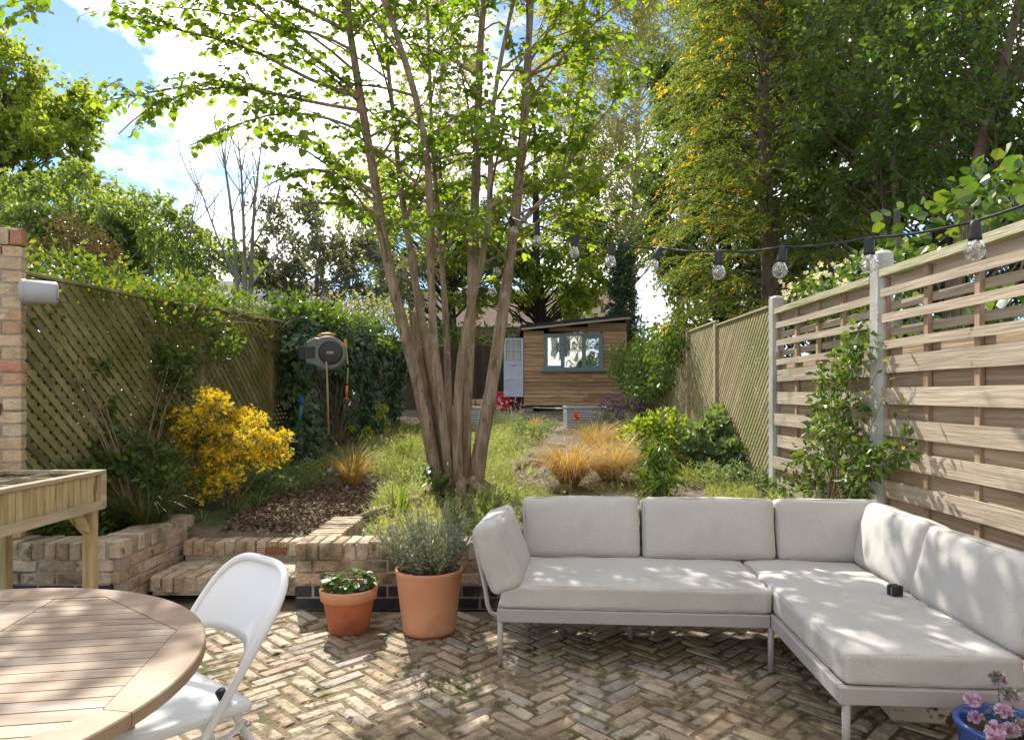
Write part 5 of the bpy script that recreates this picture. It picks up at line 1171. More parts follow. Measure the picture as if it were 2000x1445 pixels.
# ------------------------------------------------------------------ trees of the surroundings
def cl(n, *es, hollow=0.25):
    tot = sum(e[1][0]*e[1][1]*e[1][2] for e in es); return np.concatenate([ell(max(2, int(n*e[1][0]*e[1][1]*e[1][2]/tot)), e[0], e[1], hollow) for e in es])
Y = 21
make_tree('broadleaf_tree', 'tall domed green tree rising behind the left trellis', (px2(-40, Y), Y, 0.8), (px2(10, Y), Y, pz(130, Y)), 0.3,
    cl(130, ((px2(0, Y), Y, pz(300, Y)), (3.1, 2.2, 2.9)), ((px2(-60, Y), Y, pz(180, Y)), (2.6, 2.0, 1.9)), ((px2(90, Y), Y-1, pz(345, Y)), (2.3, 1.4, 1.2)), hollow=0.4), 0.62, 12, 17, 0.19, 'oval', MT['lf_sycamore'], MT['bark_dark'], group='trees beyond the garden', up=0.4)
Y = 13
make_tree('weeping_tree', 'pale green weeping tree hanging over the left trellis', (px2(120, Y), Y, 0.7), (px2(130, Y), Y, pz(380, Y)), 0.16,
    cl(110, ((px2(60, Y), Y+.5, pz(440, Y)), (2.3, 1.5, 1.05)), ((px2(300, Y), Y, pz(500, Y)), (1.6, 1.2, 0.95)), hollow=0.5), 0.5, 15, 22, 0.095, 'oval', MT['lf_weeping'], MT['bark_grey'], group='trees beyond the garden', up=-0.3, droop=0.55, axis_droop=0.6)
Y = 10.5
mass('bronze_shrub', 'bronze brown leaved shrub above the left trellis', 'shrub', (px2(165, Y), Y, 0.6), [(px2(a, Y), Y+U(-.3, .3), pz(b, Y)) for a, b in ((130, 450), (165, 470), (190, 500), (150, 520), (210, 530), (120, 500))], (0.32, 0.3, 0.3), 2600, 0.055, 'oval', MT['lf_brown'], MT['bark_brown'])
# bare young tree
Y = 11.0; e = thing('bare_young_tree', 'slender almost leafless young tree with several pale stems', 'tree', (px2(470, Y), Y, 0.55)); PL = []; RL = []; tips = []
for (pl_) in ([(462, 640), (465, 560), (458, 480), (452, 400), (440, 330), (430, 260), (425, 235)], [(478, 640), (478, 560), (477, 470), (474, 380), (470, 300), (462, 250)], [(488, 640), (490, 560), (492, 480), (496, 400), (505, 320), (515, 250)], [(466, 560), (440, 500), (415, 440), (395, 380), (378, 330)], [(478, 520), (500, 470), (525, 430), (545, 380)], [(465, 540), (430, 520), (400, 500), (370, 470), (350, 440)], [(490, 560), (520, 520), (560, 480), (590, 450)]):
    q = ppl(pl_, Y, Y+U(-.5, .5), 10); PL.append(q); big = pl_[0][1] > 600; RL.append(np.linspace(0.045 if big else 0.022, 0.006, 10))
    for k in range(11 if big else 7):
        j = random.randrange(4 if big else 3, 9); s = q[j]; L = U(0.35, 1.1); dv = np.array([U(-.6, .6), U(-.6, .6), 1.0]); dv /= np.linalg.norm(dv); en = s+dv*L; m = s+dv*L*0.5+np.array([U(-.1, .1), U(-.1, .1), -0.06]); w_ = bez(s, m, en, 5); PL.append(w_); RL.append(np.linspace(0.010, 0.004, 5)); tips += [w_[-1], w_[3]]
tubes('stems', PL, RL, MT['bark_grey'], e, 6); tips = np.array(tips); tp2 = np.repeat(tips, 2, 0)
leaves('buds', tp2+rng.normal(size=tp2.shape)*0.015, rdir(len(tp2), 0.8), rdir(len(tp2)), 0.05, 'oval', MT['lf_lime'], e)
Y = 15.5
make_tree('dark_evergreen_tree', 'dark grey green evergreen tree behind the hose reel', (px2(610, Y), Y, 0.7), (px2(620, Y), Y, pz(490, Y)), 0.16,
    cl(60, ((px2(600, Y), Y, pz(500, Y)), (1.2, 1, 1.3)), ((px2(700, Y), Y+1, pz(540, Y)), (1.3, 1, 1.2)), ((px2(555, Y), Y, pz(545, Y)), (0.7, 0.7, 0.7))), 0.45, 15, 24, 0.088, 'oval', MT['lf_greydark'], MT['bark_grey'], group='trees beyond the garden', twn=9, brr=0.18)
Y = 24
make_tree('broadleaf_tree', 'fresh green tree with dark trunks directly behind the shed roof', (px2(1062, Y), Y, 0.8), (px2(1040, Y), Y, pz(200, Y)), 0.3,
    cl(95, ((px2(1080, Y), Y, pz(470, Y)), (2.6, 1.8, 3.0)), ((px2(960, Y), Y-1, pz(540, Y)), (1.7, 1.3, 1.9)), ((px2(1140, Y), Y-1.5, pz(580, Y)), (1.1, 1.0, 0.9))), 0.6, 12, 15, 0.17, 'oval', MT['lf_lime'], MT['bark_dark'], group='trees beyond the garden', brr=0.2, twn=8)
make_tree('broadleaf_tree', 'yellow green tree glimpsed through the stems left of the shed', (px2(905, Y), Y-2, 0.8), (px2(890, Y), Y-2, pz(330, Y)), 0.22,
    cl(70, ((px2(860, Y), Y-2, pz(500, Y)), (2.4, 1.5, 2.3)), ((px2(760, Y), Y-1, pz(400, Y)), (1.5, 1.3, 1.7))), 0.6, 11, 13, 0.15, 'oval', MT['lf_sycamore'], MT['bark_dark'], group='trees beyond the garden')
for (a, b_) in (((1048, 640), (1036, 440)), ((1072, 640), (1060, 420)), ((1092, 640), (1100, 500))):
    q0, q1 = pix(*a, 22.5), pix(*b_, 22.5)
Y = 21
make_tree('ivy_clad_conifer', 'narrow dark ivy clad conifer beside the shed roof', (px2(1216, Y), Y, 0.8), (px2(1216, Y), Y, pz(470, Y)), 0.2,
    np.array([(px2(1216, Y)+math.cos(k*2.4)*U(.2, 1.0)*(0.62*min(1, (1.25-k/70))), Y+math.sin(k*2.4)*U(.3, .7), lerp(1.5, pz(480, Y), k/70)) for k in range(70)]), 0.36, 12, 14, 0.075, 'ivy', MT['lf_ivy'], MT['bark_dark'], group='trees beyond the garden')
for k, (pxc, Yb, top, lab) in enumerate(((850, 28, -60, 'tall pale birch far behind the multi stemmed tree'), (1130, 26, -120, 'tall pale birch left of the ivy clad conifer'), (1235, 25, -160, 'tall pale birch directly above the ivy clad conifer'), (1335, 22, -140, 'tall pale birch with white trunk left of the dark conifer'))):
    h0 = 500 if k < 3 else 560
    make_tree('birch_tree', lab, (px2(pxc-10, Yb), Yb, 0.8), (px2(pxc+15, Yb), Yb, pz(top, Yb)), 0.17,
        np.array([(px2(pxc, Yb)+rng.normal()*1.25*(0.5+0.5*math.sin(3.1*(j/210)**0.8)), Yb+rng.normal()*1.0, lerp(pz(h0, Yb), pz(top-60, Yb), j/210)) for j in range(210)]), 0.6, 11, 16, 0.095, 'oval', MT['lf_birch'], MT['bark_birch'], group='birch trees beyond the garden', up=-0.1, droop=0.35)
mass('back_hedge', 'dark green hedge across the end of the garden left of the shed', 'hedge', (-1.8, 20.2, 0.86), [(x_, 20.3+U(-.4, .4), U(1.2, 3.3)) for x_ in np.linspace(-5.5, 0.4, 60)], (0.55, 0.5, 0.5), 6500, 0.12, 'oval', MT['lf_mid'], MT['bark_dark'])
# conifer with yellow tips
Y = 10.4; bx_ = px2(1505, Y); cz = []; root = np.array((bx_, Y, 0.6)); e = thing('yellow_tipped_conifer', 'feathery dark conifer with yellow shoot tips behind the right fence', 'tree', tuple(root)); PL = []; RL = []; PP = []; AXX = []; TT = []
tk = resample([(bx_-0.05, Y, 0.6), (bx_, Y, 2.5), (bx_-0.02, Y, 3.6), (bx_-0.12, Y, 5.2), (bx_-0.1, Y, 7.5), (bx_, Y, 10.5)], 16); tubes('trunk', [tk], [np.linspace(0.15, 0.03, 16)], MT['bark_brown'], e, 10)
for k in range(270):
    z = 2.1+(k/270)**0.9*8.2; a = k*2.39996+U(-.3, .3); rl = np.interp(z, [2, 3, 5, 8, 10.4], [1.5, 1.75, 1.6, 1.2, 0.4])*U(0.65, 1.1)
    s = np.array([np.interp(z, tk[:, 2], tk[:, 0]), Y, z]); dv = np.array([math.cos(a), math.sin(a), U(0.15, 0.5)]); en = s+dv*rl; en[2] -= 0.30*rl; m = s+dv*rl*0.55; m[2] += 0.10*rl; q = bez(s, m, en, 8); PL.append(q); RL.append(np.linspace(0.018, 0.004, 8))
    for j in range(19):
        t = U(0.18, 1); f_ = t*7; i = min(int(f_), 6); b0 = q[i]+(q[i+1]-q[i])*(f_-i); d = (q[i+1]-q[i])/np.linalg.norm(q[i+1]-q[i]); sd = np.cross(d, [0, 0, 1]); L = U(0.28, 0.66)
        dd = d*U(0.5, 1)+sd*random.choice((-1, 1))*U(0.2, 0.9)+np.array([0, 0, U(-.2, .4)]); dd /= np.linalg.norm(dd); e2 = b0+dd*L; e2[2] -= 0.35*L; w_ = bez(b0, b0+dd*L*0.5, e2, 9)
        if j % 3 == 0: PL.append(w_[::2]); RL.append(np.linspace(0.006, 0.003, 5))
        tw_t = U(0.0, 0.6); yel = random.random() < (0.16 if e2[0] < bx_+0.1 else 0.03)
        for c in range(38):
            u = (c+0.5)/38; f2 = u*8; i2 = min(int(f2), 7); pp = w_[i2]+(w_[i2+1]-w_[i2])*(f2-i2); ax_ = (w_[i2+1]-w_[i2]); ax_ = ax_/np.linalg.norm(ax_)
            PP.append(pp); AXX.append(ax_*0.9+rng.normal(size=3)*0.42); TT.append(0.93 if (yel and u > 0.72) else tw_t*0.9)
tubes('branches', PL, RL, MT['bark_brown'], e, 4); PP = np.array(PP); TT = np.clip(np.array(TT)+rng.normal(size=len(PP))*0.05, 0, 1)
leaves('crown', PP, np.array(AXX), rdir(len(PP)), 0.066*rng.uniform(0.7, 1.2, len(PP)), 'lance', MT['lf_conifer'], e, TT); print('conifer', len(PP))
# broad-leaved trees over the right fence
def right_tree(label, Y, trunk_pl, r0, es, n, cr_, ntw, nlf, ls, lm, shape='oval', bark='bark_grey', hollow=0.2):
    q = ppl(trunk_pl, Y, Y, 12); e = make_tree('leafy_tree', label, (q[0][0], Y, 0.5), tuple(q[-1]+np.array([0.05, 0, 0.4])), 0.022, cl(n, *es, hollow=hollow), cr_, ntw, nlf, ls, shape, MT[lm], MT['bark_brown'], group='trees over the right fence', trunk_wob=0.02, twn=6)
    tubes('trunk', [np.vstack([[q[0][0], Y, 0.4], q])], [np.concatenate([[r0*1.1], np.linspace(r0, r0*0.5, 12)])], MT[bark], e, 10)
    return e
Y = 8.2
right_tree('dark leafy tree with slim grey trunk over the right fence', Y, [(1755, 560), (1752, 440), (1748, 340), (1740, 250), (1725, 160), (1700, 60)], 0.045, [((px2(1760, Y), Y+.3, pz(150, Y)), (1.15, 0.9, 1.5)), ((px2(1680, Y), Y+.8, pz(330, Y)), (0.9, 0.7, 0.8))], 85, 0.32, 12, 12, 0.08, 'lf_dark')
Y = 6.8
right_tree('leafy tree with a brown leaning trunk at the top right', Y, [(1860, 560), (1890, 380), (1930, 240), (1965, 120), (1990, 0), (2020, -120)], 0.065, [((px2(1960, Y), Y, pz(60, Y)), (1.1, 1.0, 1.2)), ((px2(1870, Y), Y+.5, pz(200, Y)), (0.7, 0.7, 0.8)), ((px2(2040, Y), Y+.4, pz(280, Y)), (0.9, 0.7, 0.8))], 85, 0.32, 12, 11, 0.075, 'lf_mid', bark='bark_brown')
for k, (cx_, Yb, h, lab) in enumerate(((4.3, 14.2, 9.0, 'tall dark evergreen between the pale birches and the yellow tipped conifer'), (5.9, 13.0, 9.0, 'tall dark evergreen directly behind the yellow tipped conifer'), (8.2, 13.2, 9.5, 'tall dark evergreen filling the upper right corner'), (10.6, 13.0, 9.5, 'tall dark evergreen cut by the right edge'))):
    make_tree('tall_evergreen', lab, (cx_, Yb, 0.5), (cx_, Yb, h), 0.22, np.array([(cx_+U(-1.35, 1.35), Yb+U(-.9, .9), lerp(0.9, h+0.4, j/150)) for j in range(150)]), 0.5, 14, 17, 0.115, 'oval', MT['lf_dark'], MT['bark_dark'], group='evergreens beyond the right fence', minfrac=0.05)
Y = 4.9
big = [(px2(a, Y), Y+U(-.3, .5), pz(b, Y)) for a, b in ((1830, 440), (1870, 420), (1900, 380), (1940, 350), (1985, 330), (1960, 420), (2030, 380), (1820, 470), (1880, 460), (1930, 440), (2060, 300), (1850, 400))]+[(2.75+U(0, .7), 4.2+U(-1.2, 1.2), U(1.0, 2.0)) for _ in range(26)]
mass('large_leaved_shrub', 'large leaved shrub with yellowing leaves leaning over the near fence panel', 'shrub', (3.2, 4.9, 0.4), big, (0.20, 0.20, 0.17), 1000, 0.085, 'round', MT['lf_big'], MT['bark_brown'], hang=0.5, stem_r=0.012)
b_ = mass('white_flowered_climber', 'white flowered climber over the fence between the concrete posts', 'climber', (2.7, 5.6, 0.5), [(2.62+U(-.08, .3), y_, z_) for y_, z_ in [(U(4.7, 6.6), U(1.9, 2.32)) for _ in range(24)]], (0.16, 0.2, 0.14), 1500, 0.055, 'oval', MT['lf_mid'], MT['stem_tan'])
flowers(b_, 'flowers', np.array([(2.48+U(-.05, .2), U(4.75, 6.6), U(2.1, 2.34)) for _ in range(110)]), 0.026, MT['fl_white'], 5)

# ------------------------------------------------------------------ climbers and shrubs at the left boundary
def lfx(y): return float(np.interp(y, [p_[1] for p_ in LT]+[12.5], [p_[0] for p_ in LT]+[-2.2]))
hp = [(lfx(y_)-U(0.05, 0.5), y_, U(1.85, 2.32)+0.05*math.sin(y_*3)) for y_ in np.linspace(4.6, 8.6, 70)]
hp += [(lfx(y_)+U(-.02, .12), y_, U(1.75, 2.12)) for y_ in np.linspace(5.7, 6.7, 9)]
hd = mass('yellow_green_climber', 'yellow green climber spilling over the top of the left trellis', 'climber', (-3.15, 6.2, 0.4), hp, (0.22, 0.2, 0.17), 8600, 0.052, 'oval', MT['lf_hedge'], MT['stem_tan'], stem_r=0.006)
PL = []
for k in range(46):
    y_ = U(5.6, 9.2); s = np.array((lfx(y_)+U(-.1, .1), y_, U(1.9, 2.15))); en = s+np.array((U(.0, .45), U(-.5, .8), U(-.35, .15))); m = (s+en)/2+rng.normal(size=3)*0.1+np.array([0, 0, 0.08]); PL.append(bez(s, m, en, 8))
tubes('trailing_stems', PL, [np.linspace(0.005, 0.002, 8)]*len(PL), MT['stem_tan'], hd, 4)
nb_h = [(lfx(y_)-U(0.5, 1.1), y_, U(0.4, 1.95)) for y_ in np.linspace(4.3, 9.6, 95)]+[(lfx(y_)-U(0.3, 0.8), y_-0.1, U(0.5, 2.0)) for y_ in np.linspace(4.2, 6.4, 60)]
mass('neighbour_shrubbery', 'leafy shrubbery seen through the holes of the left trellis', 'shrub', (-3.9, 6.5, 0.3), nb_h, (0.3, 0.3, 0.3), 11500, 0.08, 'oval', MT['lf_mid'], MT['bark_brown'])
# ivy wall
iv = []; 
for k in range(190):
    y_ = U(7.75, 12.6); z_ = U(0.45, 2.18); iv.append((lfx(y_)+0.10+0.14*math.sin(y_*2.3+z_*2)*U(0.5, 1)+(0.18 if z_ > 1.7 else 0), y_, z_))
ivy = mass('ivy_wall', 'thick dark ivy covering the fence beyond the hose reel', 'ivy', (-2.5, 9.5, 0.45), iv, (0.17, 0.28, 0.24), 16500, 0.082, 'ivy', MT['lf_ivy'], MT['bark_brown'], hang=1.2, up=0.0, nface=(0.8, -0.5, 0.45), stem_r=0.010)
iv2 = mass('ivy_bush', 'sunlit bushy top of the ivy right of the hose reel', 'ivy', (-2.5, 9.8, 2.0), [(lfx(y_)+U(-.35, .3), y_, U(2.05, 2.4)) for y_ in np.linspace(8.2, 12.8, 44)], (0.26, 0.3, 0.16), 5200, 0.075, 'ivy', MT['lf_mid'], MT['bark_brown'], stem_r=0.006)
Y = 12.0
wf = mass('cream_flowering_shrub', 'cream flowering shrub behind the ivy and tree stems', 'shrub', (px2(700, Y), Y, 0.6), [(px2(a, Y), Y+U(-.4, .6), pz(b, Y)) for a, b in ((640, 610), (680, 600), (720, 620), (760, 625), (660, 640), (700, 650), (740, 600), (790, 640), (620, 630), (820, 650))], (0.34, 0.35, 0.28), 3200, 0.055, 'oval', MT['lf_hedge'], MT['stem_tan'])
flowers(wf, 'flowers', np.concatenate([np.array((px2(a, Y), Y-.1, pz(b, Y)))+rng.normal(size=(150, 3))*[0.22, 0.25, 0.16] for a, b in ((670, 600), (720, 610), (760, 620), (640, 615), (700, 640), (790, 630))]), 0.03, MT['fl_cream'], 5)
# dark shrub climbing the first trellis panel
Y = 5.1; dk = []
for (a, b, r_) in ((150, 860, 5.2), (200, 840, 5.2), (185, 880, 5.1), (220, 900, 5.0), (260, 860, 5.2), (300, 880, 5.2), (340, 900, 5.3), (250, 910, 5.0), (290, 930, 5.0), (330, 940, 5.1), (370, 950, 5.3), (200, 920, 4.9), (150, 925, 4.8), (95, 612, 4.85), (110, 600, 4.95), (335, 690, 5.75), (345, 725, 5.8), (365, 700, 5.9), (325, 710, 5.7), (345, 755, 5.75), (140, 700, 5.0), (185, 715, 5.15), (130, 750, 4.95), (195, 790, 5.2), (430, 690, 6.2), (455, 675, 6.3), (315, 815, 5.6), (360, 830, 5.7), (390, 850, 5.7)):
    dk.append(tuple(pix(a, b, r_)))
ds = mass('dark_climbing_shrub', 'dark glossy shrub climbing up the first left trellis panel', 'shrub', (-2.75, 5.0, 0.34), dk, (0.105, 0.10, 0.085), 2300, 0.062, 'oval', MT['lf_dark'], MT['stem_tan'], stem_r=0.005, nup=0.9)
# yellow flowering shrub
yb_ = gpt(450, 985); ycs = [tuple(pix(a, b, 5.75+U(-.3, .25))) for a, b in ((420, 790), (440, 810), (480, 815), (370, 840), (400, 850), (440, 850), (490, 860), (530, 870), (370, 880), (420, 890), (460, 900), (510, 900), (540, 890), (400, 930), (440, 940), (400, 960), (390, 820), (500, 830), (450, 880), (350, 820), (545, 860), (410, 780), (425, 915))]
ys_ = mass('yellow_flowering_shrub', 'bright yellow flowering shrub in front of the left trellis', 'shrub', tuple(yb_), ycs, (0.13, 0.14, 0.10), 3600, 0.028, 'oval', MT['lf_comfrey'], MT['stem_tan'], stem_r=0.007)
ycs = np.array(ycs); ci = rng.integers(0, len(ycs), 3000); v = rdir(3000, 0.5); v[:, 1] -= 0.3; fp_ = ycs[ci]+nrm(v)*rng.uniform(0.5, 1.05, (3000, 1))*np.array([0.145, 0.15, 0.11])
flowers(ys_, 'flowers', fp_, 0.019, MT['fl_yellow'], 4)
# strappy dark plant in the planter
for k, (a, b, n_, lab) in enumerate(((265, 1040, 330, 'dark strappy grass clump in the left brick planter'), (205, 1035, 170, 'smaller dark strappy clump behind the wooden trough leg'))):
    q = onz(a, b, 0.36); tuft('strappy_clump', lab, (q.x, q.y+0.16, 0.34), n_, 0.55, 0.75, 0.55, MT['lf_darkgrass'], 0.009, 'strappy clumps in the planter', 'plant')
q = onz(100, 1050, 0.36); mass('low_green_plant', 'low green leafy plant under the wooden trough', 'plant', (q.x, q.y+.1, .34), [(q.x+U(-.3, .35), q.y+U(.05, .4), U(.38, .5)) for _ in range(16)], (.1, .1, .08), 900, 0.04, 'oval', MT['lf_mid'], MT['stem_green'], stem_r=0.003)

# ------------------------------------------------------------------ bed plants
gt = [(1112, 950, 900, 0.80, 0.6, 'lf_sedge', 'orange sedge tuft nearest the sofa back'), (1190, 938, 900, 0.85, 0.65, 'lf_sedge', 'orange sedge tuft right of the nearest one on the soil'), (1165, 880, 520, 0.8, 0.8, 'lf_sedge', 'pale arching sedge tuft behind the two orange ones'), (1225, 885, 460, 0.8, 0.75, 'lf_sedge', 'pale sedge tuft beside the leafy right border'), (688, 945, 260, 0.75, 0.4, 'lf_sedge', 'thin orange grass tuft left of the tree'), (712, 905, 160, 0.42, 0.35, 'lf_grass', 'yellow green grass tuft left of the tree'), (570, 905, 620, 0.9, 0.85, 'lf_brownsedge', 'brown drooping sedge behind the yellow shrub'), (610, 890, 400, 0.8, 0.85, 'lf_brownsedge', 'brown drooping sedge below the hose reel'), (1045, 838, 160, 0.5, 0.45, 'lf_sedge', 'small orange tuft in front of the shed corner'), (1185, 850, 240, 0.45, 0.5, 'lf_grass', 'green grass tuft next to the purple flowers')]
for (a, b, n_, L, sp_, m_, lab) in gt:
    q = gpt(a, b); tuft('sedge_tuft' if 'sedge' in m_ else 'grass_tuft', lab, tuple(q), int(n_*1.2), L, sp_*1.1, 0.8, MT[m_], 0.0046, 'grass tufts in the bed')
for (a, b, lab) in ((780, 1012, 'upright iris like blades at the edge of the mulch'), (790, 905, 'upright strappy leaves left of the tree foot'), (905, 1035, 'small strappy clump at the foot of the tree'), (960, 1010, 'grassy clump right of the tree foot')):
    q = gpt(a, b); tuft('upright_leaves', lab, tuple(q), 26 if b > 1011 and a < 800 else 90, 0.36 if a < 800 else 0.24, 0.3, 0.2 if a < 800 else 0.6, MT['lf_grass'], 0.017 if a < 800 else 0.01, 'strappy plants in the bed', 'plant', 0.05)
for (a, b, w_, h_, m_, lab) in ((655, 925, .30, .22, 'lf_comfrey', 'grey green mound between the yellow shrub and orange grass'), (765, 905, .34, .26, 'lf_feather', 'pale feathery mound behind the mulch left of the tree'), (810, 870, .32, .24, 'lf_grass', 'green mound deep behind the left tree stems'), (1000, 885, .36, .26, 'lf_feather', 'pale mound right of the tree on the way to the shed'), (1045, 862, .34, .3, 'lf_comfrey', 'grey green mound left of the bare path'), (965, 925, .26, .16, 'lf_feather', 'low pale mound just right of the tree foot'), (1345, 952, .30, .17, 'lf_feather', 'pale feathery mound behind the middle of the sofa back'), (1440, 955, .32, .2, 'lf_comfrey', 'grey green mound at the foot of the concrete post'), (530, 968, .34, .22, 'lf_comfrey', 'grey green mound under the yellow shrub beside the mulch'), (600, 945, .3, .2, 'lf_feather', 'feathery mound at the back edge of the mulch'), (860, 845, .3, .25, 'lf_mid', 'dark green mound in the shade behind the tree')):
    q = gpt(a, b); mass('herb_mound', lab, 'plant', tuple(q), [(q.x+U(-w_, w_), q.y+U(-w_, w_)*0.8, q.z+U(0.3, 1)*h_) for _ in range(14)], (0.10, 0.10, 0.085), 900, 0.038, 'lance' if m_ == 'lf_feather' else 'oval', MT[m_], MT['stem_green'], 'herb mounds in the bed', stem_r=0.003)
# right border
q = gpt(1290, 925)
mass('lime_border_plant', 'yellow green leafy plant in the right border', 'plant', tuple(q), [tuple(pix(a, b, 7.9+U(-.4, .5))) for a, b in ((1240, 850), (1270, 830), (1300, 825), (1330, 840), (1255, 880), (1290, 870), (1325, 875), (1350, 850), (1245, 900), (1310, 900), (1280, 905))], (0.2, 0.2, 0.15), 2400, 0.065, 'oval', MT['lf_lime'], MT['stem_green'], stem_r=0.005)
q = gpt(1395, 930)
mass('grey_green_border_plant', 'grey green comfrey like plant against the diagonal trellis', 'plant', tuple(q), [tuple(pix(a, b, 7.6+U(-.4, .4))) for a, b in ((1360, 850), (1390, 830), (1415, 845), (1400, 870), (1370, 880), (1430, 880), (1350, 900), (1395, 905), (1430, 910), (1380, 925), (1405, 815))], (0.17, 0.2, 0.14), 2100, 0.085, 'oval', MT['lf_comfrey'], MT['stem_green'], stem_r=0.006)
q = gpt(1288, 968)
mass('glossy_dark_plant', 'glossy dark upright plant behind the sofa back', 'plant', tuple(q), [tuple(pix(a, b, 6.2+U(-.15, .15))) for a, b in ((1285, 870), (1275, 895), (1300, 900), (1290, 925), (1265, 920), (1310, 935), (1280, 950))], (0.10, 0.1, 0.07), 330, 0.12, 'lance', MT['lf_mid'], MT['stem_green'], hang=0.9)
# climber on the slatted panel
ck = [(1690, 650), (1675, 680), (1700, 690), (1650, 710), (1690, 720), (1640, 740), (1670, 755), (1620, 780), (1660, 790), (1690, 800), (1610, 810), (1640, 830), (1680, 840), (1600, 850), (1650, 860), (1690, 870), (1580, 880), (1620, 890), (1660, 900), (1700, 900), (1560, 915), (1600, 925), (1640, 930), (1680, 940), (1550, 945), (1590, 955), (1630, 960), (1720, 880), (1750, 880), (1780, 875), (1735, 910), (1760, 900), (1690, 960), (1720, 940)]
ckp = []
for (a, b) in ck:
    y_ = 2.36/((a-1000)/FPX); ckp.append((fx(y_)-U(.08, .2), y_, pz(b, y_)))
cm = mass('glossy_climber', 'glossy leaved climber growing up the slatted panel beside the sofa', 'climber', (2.28, 4.9, 0.36), ckp, (0.09, 0.12, 0.09), 1500, 0.056, 'oval', MT['lf_mid'], MT['stem_tan'], hang=0.6, stem_r=0.006)
PL = []
for k in range(34):
    s = np.array(random.choice(ckp)); en = s+np.array((U(-.05, .06), U(-.45, .35), U(-.1, .45))); m = (s+en)/2+rng.normal(size=3)*0.05; PL.append(bez(s, m, en, 6))
tubes('tendrils', PL, [np.linspace(0.003, 0.0015, 6)]*len(PL), MT['stem_tan'], cm, 4)
tp3 = np.concatenate([q_[2:] for q_ in PL]); leaves('shoot_leaves', tp3, rdir(len(tp3)), rdir(len(tp3)), 0.045, 'oval', MT['lf_hedge'], cm)
hc = []
for k in range(70):
    y_ = U(9.6, 15.0); z_ = U(0.9, 2.35); lim = 1.25+0.13*abs(y_-11.8)
    if z_ < lim: z_ = lim+U(0, .8)
    hc.append((fx(y_)-U(0.02, 0.45), y_, min(z_, 2.4)))
mass('hanging_climber', 'bushy climber hanging over the far trellis beside the shed', 'climber', (2.4, 12.5, 0.6), hc, (0.22, 0.3, 0.24), 5600, 0.07, 'oval', MT['lf_mid'], MT['stem_tan'], hang=1.2, up=0)
# purple, pink and red flowers near the shed
Y = 12.3; e1 = mass('purple_wallflower', 'purple flowering plant beside the metal raised bed', 'plant', (px2(1215, Y), Y, 0.62), [(px2(a, Y), Y+U(-.3, .3), pz(b, Y)) for a, b in ((1175, 810), (1200, 795), (1220, 800), (1240, 810), (1190, 830), (1215, 830), (1240, 835), (1165, 840), (1150, 850))], (0.16, 0.2, 0.14), 1500, 0.06, 'lance', MT['lf_comfrey'], MT['stem_green'])
flowers(e1, 'flowers', np.concatenate([np.array((px2(a, Y), Y-.15, pz(b, Y)))+rng.normal(size=(55, 3))*[0.06, 0.1, 0.09] for a, b in ((1175, 790), (1195, 780), (1215, 785), (1235, 785), (1205, 810), (1180, 815), (1150, 835), (1165, 850), (1245, 800))]), 0.028, MT['fl_purple'], 4)
e2 = tuft('lavender_clump', 'grey green lavender clump with pink flower spikes before the shed', tuple(gpt(985, 835)), 420, 0.5, 0.55, 0.2, MT['lf_lavender'], 0.008, None, 'plant', 0.30)
q = gpt(985, 835); flowers(e2, 'flowers', np.concatenate([np.array((q.x+U(-.45, .4), q.y+U(-.3, .3), q.z+U(.32, .55)))+rng.normal(size=(6, 3))*[0.012, 0.012, 0.035] for _ in range(40)]), 0.015, MT['fl_pink'], 4)
q = pix(1125, 812, 11.8); e3 = thing('red_poppy', 'single red flower before the metal raised bed', 'flower', (q.x, q.y, 0.6)); flowers(e3, 'petals', np.array([tuple(q)]*3)+rng.normal(size=(3, 3))*0.015, 0.065, MT['fl_red'], 6, out=np.array([[0, -0.7, 0.6]]))
tubes('stalk', [bez((q.x+0.02, q.y, 0.6), (q.x, q.y, 0.75), tuple(q), 5)], [np.full(5, 0.005)], MT['stem_green'], e3, 5)
for (a, b, lab) in ((745, 868, 'small upright lime green spurge left of the tree'), (705, 875, 'rounded lime green spurge beside the orange grass')):
    q = gpt(a, b); e4 = mass('lime_spurge', lab, 'plant', tuple(q), [(q.x+U(-.1, .1)*(1 if a > 720 else 2), q.y+U(-.1, .1), q.z+(U(.08, .6) if a > 720 else U(.05, .3))) for _ in range(12)], (.06, .06, .05), 420, 0.035, 'oval', MT['fl_lime'], MT['stem_green'])
# heart-leaved shoots at the foot of the tree
q = gpt(868, 965); hl = thing('basal_shoots', 'round leaved shoots sprouting at the foot of the tree', 'plant', tuple(q)); 
lm_ = MB(); tv, tf = LEAF['heart']; lme = []
for k in range(3):
    m = MB(); m.add([(x, y, z+0.04*k*abs(x)) for x, y, z in tv], tf); me = m.mesh('leaf', MT['lf_mid'] if k < 2 else MT['lf_grass']); a_ = me.attributes.new('tint', 'FLOAT', 'FACE'); a_.data.foreach_set('value', [0.35+0.3*k]*len(tf)); lme.append(me)
PL = []
for k in range(46):
    t = U(0, 1); p = pix(848+U(-20, 32), lerp(968, 905, t)+U(-5, 5), 5.72+U(-.10, .08)); s = np.array((q.x+U(-.06, .06), 5.80, q.z)); PL.append(bez(s, (s+np.array(p))/2+[0, 0, 0.03], tuple(p), 5))
    o = put('leaf', lme[k % 3], hl); sz = U(0.045, 0.085); o.matrix_parent_inverse = Matrix.Translation(-Vector(q)); o.location = p; o.rotation_euler = (U(-.9, .3), U(-.6, .6), U(1.8, 4.4)); o.scale = (sz, sz, sz)
tubes('stalks', PL, [np.linspace(0.003, 0.0015, 5)]*len(PL), MT['stem_green'], hl, 4)

